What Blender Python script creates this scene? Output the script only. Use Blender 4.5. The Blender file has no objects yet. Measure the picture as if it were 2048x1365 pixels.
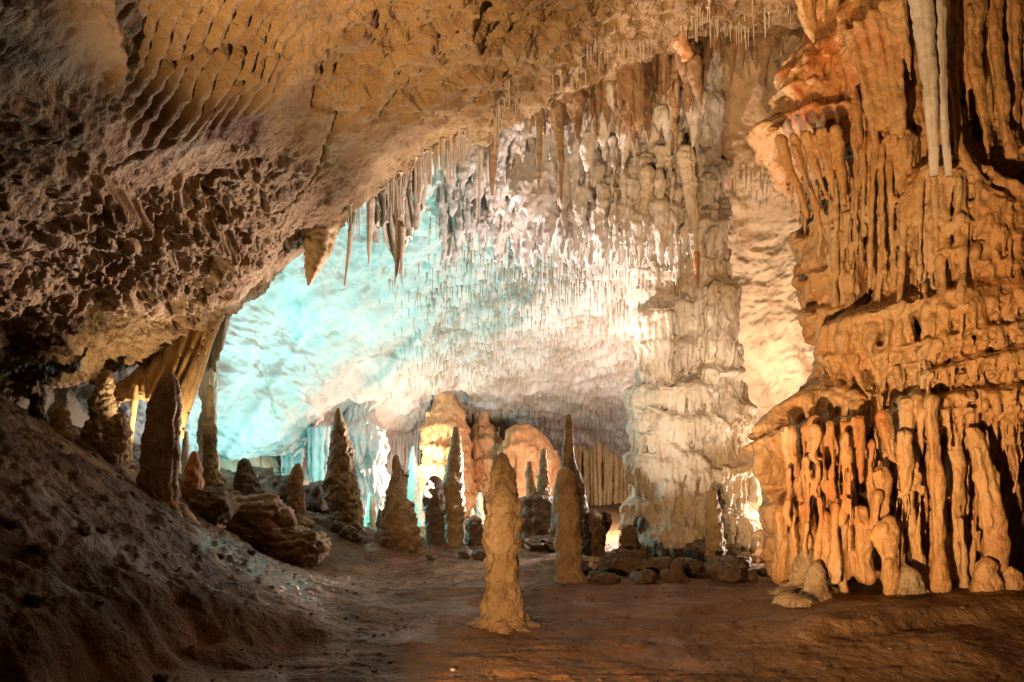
import bpy, math, random
import numpy as np
from mathutils import Vector

# ------------------------------------------------------------------ camera, world, lamps
F, CX, HY, CH = 1462.0, 1024.0, 920.0, 1.6      # focal length and horizon of the photograph (2048 wide)
SC = bpy.context.scene
COL = SC.collection
cam = bpy.data.cameras.new('camera')
cam.sensor_width = 36.0
cam.lens = 36.0 * F / 2048.0
cam.shift_y = (HY - 682.5) / 2048.0
cam.clip_start, cam.clip_end = 0.05, 400
cam_o = bpy.data.objects.new('camera', cam)
COL.objects.link(cam_o)
cam_o.location = (0, 0, CH)
cam_o.rotation_euler = (math.pi / 2, 0, 0)
SC.camera = cam_o

w = bpy.data.worlds.new('World')
SC.world = w
w.use_nodes = True
w.node_tree.nodes['Background'].inputs[0].default_value = (0.30, 0.20, 0.13, 1)
w.node_tree.nodes['Background'].inputs[1].default_value = 0.004

SC.view_settings.view_transform = 'Standard'
SC.view_settings.look = 'None'
SC.view_settings.exposure = 0.0
SC.view_settings.gamma = 1.0
SC.cycles.use_denoising = True
SC.cycles.max_bounces = 4
SC.cycles.diffuse_bounces = 1
SC.cycles.glossy_bounces = 2
SC.cycles.sample_clamp_indirect = 6.0


def P(px, py, Y):
    """point of the cave seen at a pixel of the photograph, Y metres in front of the camera"""
    return ((px - CX) * Y / F, Y, CH + (HY - py) * Y / F)


def lamp(name, loc, power, color, size=0.06, target=None, cone=None, blend=0.6):
    d = bpy.data.lights.new(name, 'SPOT' if target else 'POINT')
    d.energy, d.color, d.shadow_soft_size = power, color, size
    if target:
        d.spot_size, d.spot_blend = math.radians(cone), blend
    o = bpy.data.objects.new(name, d)
    COL.objects.link(o)
    o.location = loc
    if target:
        o.rotation_euler = (Vector(target) - Vector(loc)).to_track_quat('-Z', 'Y').to_euler()
    return o


AMBER = (1.0, 0.62, 0.30)
# show-cave floodlights standing on the floor
lamp('floodlight', (0.6, 3.3, 0.30), 2300, (1.0, 0.62, 0.31), 0.03, (5.4, 9.0, 4.3), 80, 0.8)
lamp('floodlight', (-2.6, 3.0, 1.10), 3100, (1.0, 0.63, 0.31), 0.03, (-0.1, 7.5, 6.8), 56, 0.9)
lamp('floodlight', (-0.6, 3.1, 0.50), 640, (1.0, 0.56, 0.25), 0.03, (1.2, 8.0, 0.2), 60, 0.8)
lamp('floodlight', (-0.9, 3.2, 0.90), 520, (1.0, 0.62, 0.32), 0.03, (-0.7, 13.0, 1.2), 26, 0.8)
lamp('floodlight', (3.05, 15.4, 1.30), 1150, (1.0, 0.82, 0.74), 0.03)
lamp('floodlight', (5.1, 12.2, 0.45), 380, (1.0, 0.82, 0.66), 0.03)
lamp('floodlight', (-1.95, 13.1, 0.60), 3000, (1.0, 0.82, 0.78), 0.03, (1.3, 12.2, 4.9), 44, 0.5)
lamp('floodlight', (0.90, 10.25, 0.55), 380, (1.0, 0.84, 0.78), 0.03, (1.2, 11.9, 5.2), 40, 0.6)
lamp('floodlight', (0.88, 10.25, 0.55), 2000, (1.0, 0.82, 0.76), 0.03, (-1.1, 11.7, 5.3), 44, 0.7)
lamp('floodlight', P(1060, 1040, 14.9), 3600, (1.0, 0.78, 0.72), 0.02, (-4.6, 9.6, 4.0), 38, 0.7)
lamp('floodlight', P(683, 1000, 13.9), 850, (0.22, 0.88, 0.93), 0.04, P(720, 560, 17.0), 150, 1.0)
lamp('floodlight', P(655, 980, 15.6), 420, (0.16, 0.88, 0.94), 0.04)
lamp('floodlight', P(815, 940, 20.5), 330, (1.0, 0.78, 0.60), 0.04)
lamp('floodlight', P(950, 868, 23.0), 40, (1.0, 0.75, 0.6), 0.04)
lamp('floodlight', P(1080, 1040, 18.0), 130, (1.0, 0.56, 0.26), 0.04)
lamp('floodlight', P(395, 905, 13.6), 40, (0.75, 0.93, 1.0), 0.04)
lamp('floodlight', (0.92, 10.28, 0.50), 170, (1.0, 0.84, 0.68), 0.03, P(1400, 780, 12.0), 60, 0.7)
lamp('floodlight', (2.1, 3.2, 0.30), 1350, (1.0, 0.88, 0.74), 0.03, P(1376, 760, 12.0), 17, 0.5)
lamp('floodlight', P(325, 915, 9.55), 170, (1.0, 0.74, 0.46), 0.04, P(345, 690, 10.4), 110, 0.6)

# ------------------------------------------------------------------ noise and mesh helpers
def _hash(ix, iy, iz, seed):
    h = (ix.astype(np.uint32) * np.uint32(374761393)) ^ (iy.astype(np.uint32) * np.uint32(668265263)) \
        ^ (iz.astype(np.uint32) * np.uint32(2246822519)) ^ np.uint32((seed * 3266489917) & 0xffffffff)
    h = (h ^ (h >> np.uint32(15))) * np.uint32(2246822507)
    h = (h ^ (h >> np.uint32(13))) * np.uint32(3266489909)
    return h ^ (h >> np.uint32(16))


_G = np.array([[1, 1, 0], [-1, 1, 0], [1, -1, 0], [-1, -1, 0], [1, 0, 1], [-1, 0, 1], [1, 0, -1], [-1, 0, -1],
               [0, 1, 1], [0, -1, 1], [0, 1, -1], [0, -1, -1], [1, 1, 0], [-1, 1, 0], [0, -1, 1], [0, -1, -1]], np.float32)


def perlin(x, y, z, seed=0):
    x, y, z = np.broadcast_arrays(np.asarray(x, np.float32), np.asarray(y, np.float32), np.asarray(z, np.float32))
    ix, iy, iz = np.floor(x).astype(np.int32), np.floor(y).astype(np.int32), np.floor(z).astype(np.int32)
    fx, fy, fz = x - ix, y - iy, z - iz
    u, v, s = [t * t * t * (t * (t * 6 - 15) + 10) for t in (fx, fy, fz)]
    out = 0
    for a in (0, 1):
        wa = u if a else 1 - u
        for b in (0, 1):
            wb = v if b else 1 - v
            for c in (0, 1):
                wc = s if c else 1 - s
                g = _G[_hash(ix + a, iy + b, iz + c, seed) & 15]
                out = out + wa * wb * wc * (g[..., 0] * (fx - a) + g[..., 1] * (fy - b) + g[..., 2] * (fz - c))
    return out


def fbm(x, y, z, seed=0, octaves=4, gain=0.5, lac=2.03):
    s, a, f = 0, 1.0, 1.0
    for k in range(octaves):
        s = s + a * perlin(x * f, y * f, z * f, seed + 17 * k)
        a *= gain
        f *= lac
    return s


def ridged(x, y, z, seed=0, octaves=4, gain=0.5):
    s, a, f = 0, 1.0, 1.0
    for k in range(octaves):
        s = s + a * (1 - 2 * np.abs(perlin(x * f, y * f, z * f, seed + 17 * k)) * 1.4)
        a *= gain
        f *= 2.1
    return s


def worley(x, y, z, seed=0):
    x, y, z = np.broadcast_arrays(np.asarray(x, np.float32), np.asarray(y, np.float32), np.asarray(z, np.float32))
    ix, iy, iz = np.floor(x).astype(np.int32), np.floor(y).astype(np.int32), np.floor(z).astype(np.int32)
    f1 = np.full(x.shape, 9.0, np.float32)
    f2 = np.full(x.shape, 9.0, np.float32)
    for a in (-1, 0, 1):
        for b in (-1, 0, 1):
            for c in (-1, 0, 1):
                h = _hash(ix + a, iy + b, iz + c, seed)
                d = (ix + a + (h & 1023) / 1023.0 - x) ** 2 + (iy + b + ((h >> 10) & 1023) / 1023.0 - y) ** 2 \
                    + (iz + c + ((h >> 20) & 1023) / 1023.0 - z) ** 2
                f2 = np.minimum(f2, np.maximum(f1, d))
                f1 = np.minimum(f1, d)
    return np.sqrt(f1), np.sqrt(f2)


def sstep(a, b, t):
    t = np.clip((t - a) / (b - a), 0, 1)
    return t * t * (3 - 2 * t)


def fingers(u, v, w, h, seed):
    """rounded drip cells w wide and h tall with sharp grooves between them, 0..1"""
    uw = u + 0.5 * w * perlin(u / (2.5 * w), v / (1.6 * h), seed * 0.61, seed + 60)
    f1, f2 = worley(uw / w, v / h, seed * 0.37, seed + 61)
    return np.sqrt(np.clip((f2 - f1) * 1.7, 0, 1))


def tps(pts, vals, reg=1e-3):
    pts, vals = np.asarray(pts, float), np.asarray(vals, float)
    n = len(pts)
    m, sc = pts.mean(0), pts.std(0).max()
    q = (pts - m) / sc

    def U(r2):
        return 0.5 * r2 * np.log(r2 + 1e-12)
    K = U(((q[:, None] - q[None]) ** 2).sum(-1)) + reg * np.eye(n)
    Pm = np.hstack([np.ones((n, 1)), q])
    A = np.block([[K, Pm], [Pm.T, np.zeros((3, 3))]])
    wts = np.linalg.solve(A, np.concatenate([vals, np.zeros(3)]))

    def f(a, b):
        a, b = (np.asarray(a, float) - m[0]) / sc, (np.asarray(b, float) - m[1]) / sc
        s = wts[n] + wts[n + 1] * a + wts[n + 2] * b
        for k in range(n):
            s = s + wts[k] * U((a - q[k, 0]) ** 2 + (b - q[k, 1]) ** 2)
        return s
    return f


def pix(X, Y, Z):
    Yc = np.maximum(Y, 0.3)
    return CX + X * F / Yc, HY - (Z - CH) * F / Yc


def normals(V):
    du = np.gradient(V, axis=1)
    dv = np.gradient(V, axis=0)
    n = np.cross(du, dv)
    return n / (np.linalg.norm(n, axis=-1, keepdims=True) + 1e-9)


def raw_mesh(name, verts, quads, smooth=True):
    me = bpy.data.meshes.new(name)
    nv, nq = len(verts), len(quads)
    me.vertices.add(nv)
    me.vertices.foreach_set('co', np.ascontiguousarray(verts, np.float32).ravel())
    k = quads.shape[1]
    me.loops.add(nq * k)
    me.loops.foreach_set('vertex_index', np.ascontiguousarray(quads, np.int32).ravel())
    me.polygons.add(nq)
    me.polygons.foreach_set('loop_start', np.arange(0, nq * k, k, dtype=np.int32))
    me.polygons.foreach_set('use_smooth', np.full(nq, smooth, bool))
    me.update(calc_edges=True)
    return me


def grid_quads(ny, nx, wrap=False, off=0):
    i = np.arange(ny - 1)[:, None]
    j = np.arange(nx if wrap else nx - 1)[None]
    j2 = (j + 1) % nx
    q = np.stack(np.broadcast_arrays(i * nx + j, i * nx + j2, (i + 1) * nx + j2, (i + 1) * nx + j), -1)
    return q.reshape(-1, 4) + off


def link(name, me, mat, parent=None, loc=None):
    o = bpy.data.objects.new(name, me)
    COL.objects.link(o)
    if mat and not me.materials:
        me.materials.append(mat)
    if parent:
        o.parent = parent
    if loc is not None:
        o.location = loc
    return o


def grid(name, V, mat, wrap=False, parent=None, flip=False):
    q = grid_quads(V.shape[0], V.shape[1], wrap)
    if flip:
        q = q[:, ::-1]
    return link(name, raw_mesh(name, V.reshape(-1, 3), q), mat, parent)


def tag(o, label, cat, group=None, kind=None):
    o['label'] = label
    o['category'] = cat
    if group:
        o['group'] = group
    if kind:
        o['kind'] = kind
    return o


def empty(name, loc, label, cat, group=None):
    o = bpy.data.objects.new(name, None)
    o.empty_display_size = 0.2
    COL.objects.link(o)
    o.location = loc
    return tag(o, label, cat, group)


# ------------------------------------------------------------------ materials
def stone(name, cols, rough=0.7, bump=0.35, scale=3.0, fine=40.0, spec=0.35, stretch=(1, 1, 1), wet=False, stain=None,
          stain_scale=1.2, bump_dist=0.02, sss=0.0):
    m = bpy.data.materials.new(name)
    m.use_nodes = True
    N, L = m.node_tree.nodes, m.node_tree.links
    b = N['Principled BSDF']
    tc = N.new('ShaderNodeTexCoord')
    mp = N.new('ShaderNodeMapping')
    mp.inputs['Scale'].default_value = stretch
    L.new(tc.outputs['Object'], mp.inputs[0])

    def noise(s, det, r=0.55, dist=0.0):
        n = N.new('ShaderNodeTexNoise')
        n.inputs['Scale'].default_value = s
        n.inputs['Detail'].default_value = det
        n.inputs['Roughness'].default_value = r
        n.inputs['Distortion'].default_value = dist
        L.new(mp.outputs[0], n.inputs['Vector'])
        return n
    n1 = noise(scale, 8, 0.62, 0.4)
    ramp = N.new('ShaderNodeValToRGB')
    el = ramp.color_ramp.elements
    while len(el) < len(cols):
        el.new(0.5)
    for k, c in enumerate(cols):
        el[k].position = 0.28 + 0.44 * k / max(1, len(cols) - 1)
        el[k].color = (*c, 1)
    L.new(n1.outputs['Fac'], ramp.inputs[0])
    col = ramp.outputs[0]
    if stain:
        n4 = noise(stain_scale, 6, 0.65, 0.8)
        r4 = N.new('ShaderNodeValToRGB')
        r4.color_ramp.elements[0].position, r4.color_ramp.elements[1].position = 0.56, 0.68
        L.new(n4.outputs['Fac'], r4.inputs[0])
        mx = N.new('ShaderNodeMix')
        mx.data_type = 'RGBA'
        mx.inputs['B'].default_value = (*stain, 1)
        L.new(r4.outputs[0], mx.inputs['Factor'])
        L.new(col, mx.inputs['A'])
        col = mx.outputs['Result']
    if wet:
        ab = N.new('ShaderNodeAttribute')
        ab.attribute_name = 'bank_shade'
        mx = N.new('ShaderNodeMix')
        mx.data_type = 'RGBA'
        mx.inputs['B'].default_value = (0.062, 0.030, 0.014, 1)  # dark tone painted in for the shaded bank
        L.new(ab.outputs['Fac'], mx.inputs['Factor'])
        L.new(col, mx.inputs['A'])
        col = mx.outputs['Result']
    L.new(col, b.inputs['Base Color'])
    n2 = noise(fine, 6, 0.65)
    n3 = noise(fine * 0.28, 5, 0.6, 0.6)
    ad = N.new('ShaderNodeMath')
    ad.operation = 'MULTIPLY_ADD'
    ad.inputs[1].default_value = 2.2
    L.new(n3.outputs['Fac'], ad.inputs[0])
    L.new(n2.outputs['Fac'], ad.inputs[2])
    bp = N.new('ShaderNodeBump')
    bp.inputs['Strength'].default_value = bump
    bp.inputs['Distance'].default_value = bump_dist
    L.new(ad.outputs[0], bp.inputs['Height'])
    L.new(bp.outputs[0], b.inputs['Normal'])
    rr = N.new('ShaderNodeMapRange')
    rr.inputs['To Min'].default_value = max(0.05, rough - 0.15)
    rr.inputs['To Max'].default_value = min(1.0, rough + 0.15)
    L.new(n3.outputs['Fac'], rr.inputs['Value'])
    r_out = rr.outputs[0]
    if wet:
        at = N.new('ShaderNodeAttribute')
        at.attribute_name = 'wet'
        mx = N.new('ShaderNodeMix')
        L.new(at.outputs['Fac'], mx.inputs['Factor'])
        L.new(r_out, mx.inputs['A'])
        mx.inputs['B'].default_value = 0.18
        r_out = mx.outputs['Result']
        sm = N.new('ShaderNodeMath')
        sm.operation = 'MULTIPLY_ADD'
        sm.inputs[1].default_value = -bump * 0.75
        sm.inputs[2].default_value = bump
        L.new(at.outputs['Fac'], sm.inputs[0])
        L.new(sm.outputs[0], bp.inputs['Strength'])
        sp = N.new('ShaderNodeMath')
        sp.operation = 'MULTIPLY_ADD'
        sp.inputs[1].default_value = 0.6
        sp.inputs[2].default_value = spec
        L.new(at.outputs['Fac'], sp.inputs[0])
        L.new(sp.outputs[0], b.inputs['Specular IOR Level'])
    L.new(r_out, b.inputs['Roughness'])
    b.inputs['Specular IOR Level'].default_value = spec
    if sss:
        b.inputs['Subsurface Weight'].default_value = sss
        b.inputs['Subsurface Radius'].default_value = (0.05, 0.025, 0.012)
        b.inputs['Subsurface Scale'].default_value = 0.5
    return m


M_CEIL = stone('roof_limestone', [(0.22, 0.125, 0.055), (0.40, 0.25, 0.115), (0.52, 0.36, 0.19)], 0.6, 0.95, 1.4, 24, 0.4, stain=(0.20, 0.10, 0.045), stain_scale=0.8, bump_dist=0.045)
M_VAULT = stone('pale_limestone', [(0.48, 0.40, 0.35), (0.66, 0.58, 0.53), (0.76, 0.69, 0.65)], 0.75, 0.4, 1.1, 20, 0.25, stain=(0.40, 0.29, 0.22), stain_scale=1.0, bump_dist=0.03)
M_TANROCK = stone('tan_limestone', [(0.34, 0.21, 0.11), (0.50, 0.34, 0.19), (0.58, 0.43, 0.27)], 0.75, 0.5, 1.2, 20, 0.25, stain=(0.30, 0.17, 0.08), stain_scale=0.9, bump_dist=0.03)
M_HANG = stone('white_calcite', [(0.58, 0.49, 0.41), (0.78, 0.71, 0.63), (0.84, 0.79, 0.72)], 0.5, 0.4, 1.6, 30, 0.4, stretch=(1, 1, 0.5), bump_dist=0.02)
M_BACK = stone('back_limestone', [(0.40, 0.25, 0.14), (0.60, 0.42, 0.27), (0.72, 0.56, 0.41)], 0.7, 0.6, 1.6, 18, 0.3, stain=(0.26, 0.14, 0.07), stain_scale=1.1, bump_dist=0.04)
M_PALE = stone('cream_calcite', [(0.52, 0.42, 0.32), (0.72, 0.62, 0.49), (0.80, 0.72, 0.60)], 0.55, 0.5, 2.0, 34, 0.4, stretch=(1, 1, 0.45))
M_FLOW = stone('amber_flowstone', [(0.56, 0.25, 0.08), (0.70, 0.39, 0.15), (0.78, 0.52, 0.27)], 0.27, 0.9, 1.1, 44, 0.65, stretch=(1, 1, 0.5), stain=(0.60, 0.21, 0.05), stain_scale=0.8, bump_dist=0.018)
M_ORANGE = stone('orange_flowstone', [(0.50, 0.20, 0.08), (0.66, 0.32, 0.14), (0.72, 0.44, 0.24)], 0.5, 0.4, 1.6, 24, 0.4, stretch=(1, 1, 0.5))
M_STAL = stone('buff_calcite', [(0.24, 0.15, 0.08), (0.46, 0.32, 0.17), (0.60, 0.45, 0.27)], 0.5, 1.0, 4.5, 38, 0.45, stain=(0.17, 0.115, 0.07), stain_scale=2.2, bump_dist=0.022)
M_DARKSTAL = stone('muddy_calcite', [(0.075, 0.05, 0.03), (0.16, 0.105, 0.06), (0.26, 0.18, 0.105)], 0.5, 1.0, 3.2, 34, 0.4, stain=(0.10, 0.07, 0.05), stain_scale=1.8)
M_RUST = stone('rust_calcite', [(0.30, 0.12, 0.04), (0.46, 0.20, 0.07), (0.54, 0.28, 0.11)], 0.5, 0.5, 3.0, 40, 0.45)
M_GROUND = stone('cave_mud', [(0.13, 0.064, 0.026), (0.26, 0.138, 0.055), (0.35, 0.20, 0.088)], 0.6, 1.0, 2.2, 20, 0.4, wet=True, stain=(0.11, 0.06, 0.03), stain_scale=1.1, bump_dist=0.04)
M_STRAW = stone('straw_calcite', [(0.62, 0.48, 0.33), (0.76, 0.64, 0.48), (0.82, 0.72, 0.58)], 0.5, 0.2, 4.0, 60, 0.4)
M_TAN = stone('tan_straw_calcite', [(0.36, 0.25, 0.16), (0.54, 0.41, 0.28), (0.66, 0.53, 0.39)], 0.55, 0.2, 1.2, 60, 0.35)
M_BROWN = stone('brown_drapery', [(0.22, 0.13, 0.07), (0.36, 0.22, 0.12), (0.46, 0.31, 0.18)], 0.6, 0.45, 2.0, 30, 0.35, stretch=(1, 1, 0.4))
M_GOLD = stone('golden_drapery', [(0.46, 0.27, 0.10), (0.62, 0.41, 0.18), (0.70, 0.52, 0.28)], 0.5, 0.35, 2.0, 30, 0.4, stretch=(1, 1, 0.5))

# ------------------------------------------------------------------ ground
g_pts = []


def gp(px, py, Y):
    x, y, z = P(px, py, Y)
    g_pts.append((x, y, z))


for (x, y) in [(-1, -6), (4, -6), (0, 0), (3, 0), (6, 0), (0, 4), (2, 4), (4, 5), (0, 6), (1.5, 7), (-1, 7), (0, 8.5), (1.5, 10), (0, 11),
               (-0.6, 9), (2, 12), (4, 12), (6.5, 12), (0, 15), (3, 15), (-2, 15), (0, 20), (4, 20), (-3, 20), (0, 30), (6, 30), (-6, 30), (8, 20)]:
    g_pts.append((x, y, -0.02))
for a in [(0, 790, 8), (0, 1000, 5.5), (0, 1210, 4.4), (200, 1000, 7), (200, 1150, 5.5), (400, 1105, 7.5), (500, 1130, 8), (620, 1185, 8),
          (320, 1000, 9), (215, 905, 9.6), (120, 880, 9), (385, 1012, 10), (425, 985, 12), (500, 1003, 12.5), (595, 1032, 12), (540, 1098, 11),
          (640, 1100, 11.5), (75, 838, 10.5), (-150, 760, 9), (-400, 1000, 4.5), (-500, 1250, 3), (450, 940, 15), (300, 900, 14), (560, 1000, 15),
          (1600, 1185, 8.6), (1800, 1200, 8.2), (2000, 1190, 8.0), (2300, 1180, 8.5)]:
    gp(*a)
g_pts += [(-5, 0, 0.8), (-4, -4, 0.6), (-8, 4, 3.0)]
g_pts = np.array(g_pts)
ground_base = tps(g_pts[:, :2], g_pts[:, 2], 2e-3)
EDGE = np.array([(-3.2, 0.0), (-3.05, 2.5), (-2.75, 3.9), (-2.55, 4.5), (-2.35, 5.6), (-2.0, 6.4), (-1.55, 6.75), (-1.2, 6.9)])


def ground_z(X, Y, fine=True):
    X, Y = np.asarray(X, float), np.asarray(Y, float)
    z = ground_base(X, Y)
    ex = np.interp(Y, EDGE[:, 1], EDGE[:, 0]) + 0.30 * fbm(X * 1.3, Y * 1.7, 3.3, 5, 3)
    keep = np.where(Y < 6.9, sstep(0.25, -0.65, X - ex + 0.10 * fbm(X * 1.5, Y * 1.2, 1.0, 6, 2)), 1.0)
    blend = sstep(6.3, 7.1, Y)
    keep = keep * (1 - blend) + blend
    z = np.maximum(z, 0) * keep + np.minimum(z, 0) + 0.05 * keep * (1 - blend) * sstep(-0.9, -0.1, X - ex) * sstep(0.3, -0.2, X - ex)
    # low worn ledge by the amber column
    led = Y - (6.75 + 0.35 * (X - 3.6) + 0.18 * fbm(X * 1.1, Y * 0.6, 8.0, 9, 2))
    z = z + 0.13 * sstep(-0.05, 0.12, led) * sstep(2.3, 3.0, X) * sstep(2.0, 0.2, led)
    bank = sstep(0.1, 0.6, z) * (X < 0)
    z = z + 0.07 * fbm(X * 0.7, Y * 0.7, 0.0, 11, 3)
    z = z + (0.014 + 0.075 * bank) * fbm(X * 2.8, Y * 2.4, 0.0, 12, 5, 0.58)
    if fine:
        cl = worley(X * 5, Y * 4, 0.5, 4)[0]
        z = z + (0.012 + 0.02 * bank) * sstep(0.5, 0.1, cl) * sstep(0.05, 0.3, fbm(X * 1.1, Y * 1.1, 2.0, 31, 2))
        z = z + (0.010 + 0.014 * bank) * fbm(X * 11, Y * 7, 0.0, 13, 3)
        # drip pits and runnels in the mud
        z = z - 0.012 * sstep(0.2, 0.5, ridged(X * 1.4, Y * 4.0, 5.0, 21, 2))
    return z


gy = np.concatenate([np.linspace(-9, 2.6, 24)[:-1], np.geomspace(2.6, 36, 520)])
gs = np.linspace(-1, 1, 780)
GX = gs[None] * np.sqrt(gy[:, None] ** 2 * 0.80 + 16)
GY = np.broadcast_to(gy[:, None], GX.shape)
GV = np.stack([GX, GY, ground_z(GX, GY)], -1)
gpx, gpy = pix(GX, GY, GV[..., 2])
# thin film of seep water on the bank
wl = np.interp(gpx, [380, 440, 520, 600, 660], [1050, 1085, 1125, 1160, 1195])
wet = sstep(55, 5, np.abs(gpy - wl - 8)) * sstep(370, 420, gpx) * sstep(680, 600, gpx)
wet = wet * sstep(-0.42, 0.0, fbm(GX * 5, GY * 3, 0.0, 41, 4) + 0.25 * wet)
wet = np.maximum(wet, 0.75 * sstep(14, 4, np.hypot((gpx - 748) * 0.5, gpy - 1094)))
zt = GV[..., 2]
st_ = 0.06
zz = zt / st_ + 0.5 * fbm(GX * 1.6, GY * 1.6, 0.0, 43, 3)
zq = (np.floor(zz) + sstep(0.62, 1.0, zz - np.floor(zz)) - zz) * st_
GV[..., 2] = zt + np.clip(wet, 0, 1) * (zq + 0.012)
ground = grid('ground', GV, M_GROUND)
tag(ground, 'brown mud cave floor rising into a rough bank', 'ground', kind='structure')
wet = np.maximum(wet, 0.35 * sstep(0.1, 0.4, fbm(GX * 0.9, GY * 1.4, 0.0, 47, 4)))
bank_shade = sstep(0.12, 0.5, GV[..., 2]) * (GX < -0.8) * (0.55 + 0.35 * sstep(-0.3, 0.3, fbm(GX * 1.8, GY * 1.8, 0.0, 48, 4)))  # shade of the bank slope painted into the mud colour, broken up by noise
ac = ground.data.attributes.new('bank_shade', 'FLOAT', 'POINT')
ac.data.foreach_set('value', bank_shade.astype(np.float32).ravel())
at = ground.data.attributes.new('wet', 'FLOAT', 'POINT')
at.data.foreach_set('value', wet.astype(np.float32).ravel())


def on_ground(x, y):
    return float(ground_z(np.array([x]), np.array([y]), False)[0])


# ------------------------------------------------------------------ the near sloping roof
EPX = [-250, 0, 250, 460, 620, 740, 860, 1050, 1200, 1400, 1600, 1900, 2300]
EPY = [815, 790, 725, 575, 482, 395, 310, 200, 112, 58, 44, 10, -40]
EYY = [9.6, 10, 10.5, 10.6, 10.9, 11, 11, 11, 11, 11, 11, 11, 11]
epts = [P(a, b, c) for a, b, c in zip(EPX, EPY, EYY)]
cpts = list(epts)
for a in [(0, 0, 4.9), (0, 400, 6.6), (300, 200, 6.9), (500, 0, 6.7), (500, 300, 8.4), (800, 100, 8.4), (1000, 0, 8.6), (1300, -60, 9.2),
          (1700, -80, 9.5), (-200, 300, 5.5), (0, 600, 8.2), (300, 550, 9.0), (700, 350, 9.9)]:
    cpts.append(P(*a))
cpts += [(-7, 0, 2.2), (0, 0, 6.2), (6, 0, 8.0), (-7, -7, 2.2), (0, -7, 5.5), (7, -7, 7), (9, 8, 8.6)]
cpts = np.array(cpts)
roof_base = tps(cpts[:, :2], cpts[:, 2], 4e-3)
ex_, ey_ = np.array([p[0] for p in epts]), np.array([p[1] for p in epts])

ry = np.concatenate([np.linspace(-9, 3.6, 18)[:-1], np.linspace(3.6, 11.2, 470), np.linspace(11.2, 14.5, 26)[1:]])
rs = np.linspace(0, 1, 860)
RX = -9.5 + 19.5 * rs[None] + 0 * ry[:, None]
RY = np.broadcast_to(ry[:, None], RX.shape)
ye = np.interp(RX, ex_, ey_)
RZ = roof_base(RX, RY) + 1.6 * np.maximum(0, RY - ye) ** 2 * 0.8
rpx, rpy = pix(RX, RY, RZ)
RV = np.stack([RX, RY, RZ], -1).astype(float)
sx, sy, sz = RX, RY, RZ
disp = 0.26 * fbm(sx * 0.45, sy * 0.45, sz * 0.45, 101, 3)
# spongework pockets low on the slope
mL = sstep(760, 520, rpx + 0.35 * (500 - rpy)) * sstep(250, 430, rpy + 0.25 * (300 - rpx) * 0)
wx = sx + 0.25 * fbm(sx * 1.3, sy * 1.3, sz, 103, 2)
wy = sy + 0.25 * fbm(sx * 1.3, sy * 1.3, sz, 104, 2)
f1, f2 = worley(wx * 2.5, wy * 1.9, sz * 2.5, 7)
f3, f4 = worley(wx * 6.0, wy * 4.4, sz * 6.0, 8)
rg = ridged(wx * 1.7, wy * 1.2, sz * 1.7, 105, 4, 0.55)
mL = mL * (0.35 + 0.75 * sstep(-0.25, 0.3, fbm(sx * 0.55, sy * 0.5, sz * 0.5, 109, 2)))
disp += mL * (-0.15 * sstep(0.50, 0.10, f1) - 0.07 * sstep(0.5, 0.12, f3) + 0.07 * rg + 0.06 * ridged(wx * 6, wy * 4.2, sz * 6, 106, 4, 0.6))
# fluted ridges high on the slope
t_ = (sx * 0.5 + sy * 0.87)
mR = sstep(190, 330, rpx) * sstep(640, 470, rpx) * sstep(330, 170, rpy + 0.2 * (rpx - 350))
fl = np.sin((t_ + 0.06 * fbm(sx * 1.2, sy * 1.2, sz, 110, 2)) * 2 * np.pi / 0.17)
disp += mR * (0.075 * np.minimum(fl, 0.5) * (1.0 + 0.4 * perlin(sx * 1.2, sy * 1.2, sz, 111)) + 0.02 * fbm(sx * 9, sy * 9, sz * 9, 112, 2))
# scalloped ripples
mS = sstep(620, 760, rpx) * sstep(330, 220, rpy - 0.0 * rpx)
s1, s2 = worley(sx * 3.0 + 0.4 * fbm(sx * 2, sy * 2, sz, 120, 2), sy * 6.5, sz * 2.0, 9)
disp += mS * (0.19 * (s1 - 0.4) + 0.05 * ridged(sx * 1.6, sy * 3.2, sz, 121, 3))
# rounded slab edge with a dark step under it
bx = np.interp(rpy, [-200, 90, 180, 300, 360, 500], [150, 185, 182, 150, 215, 330]) + 26 * fbm(sx * 1.5, sy * 1.5, sz, 130, 3)
disp += 0.28 * sstep(14, -10, rpx - bx) * sstep(560, 380, rpy)
calm = (1 - 0.75 * mR) * (0.3 + 0.85 * sstep(-0.25, 0.3, fbm(sx * 0.6, sy * 0.6, sz * 0.6, 141, 2)))
disp += 0.05 * ridged(sx * 1.2, sy * 0.9, sz * 1.2, 140, 4) * sstep(200, 420, rpx) * (1 - 0.6 * mR)
disp += (0.4 + 0.6 * calm) * 0.04 * fbm(sx * 3.5, sy * 3.5, sz * 3.5, 150, 4, 0.6) + calm * 0.036 * ridged(sx * 5, sy * 4, sz * 5, 151, 4, 0.62)
# diagonal cracks
ck = np.abs(perlin(sx * 0.55 + 0.3 * sy, sy * 0.8 - 0.2 * sx, sz * 0.4, 160) + 0.05 * fbm(sx * 4, sy * 4, sz, 161, 2))
disp -= 0.10 * sstep(0.035, 0.0, ck) * sstep(0.0, 0.25, perlin(sx * 0.6, sy * 0.6, sz, 162) + 0.15)
nrm = normals(RV)
nrm = np.where(nrm[..., 2:3] > 0, -nrm, nrm)
RV = RV + nrm * disp[..., None]
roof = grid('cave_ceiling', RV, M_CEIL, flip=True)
tag(roof, 'brown pitted rock roof sloping down over the near floor', 'ceiling', kind='structure')
rpx, rpy = pix(RV[..., 0], RV[..., 1], RV[..., 2])

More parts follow.
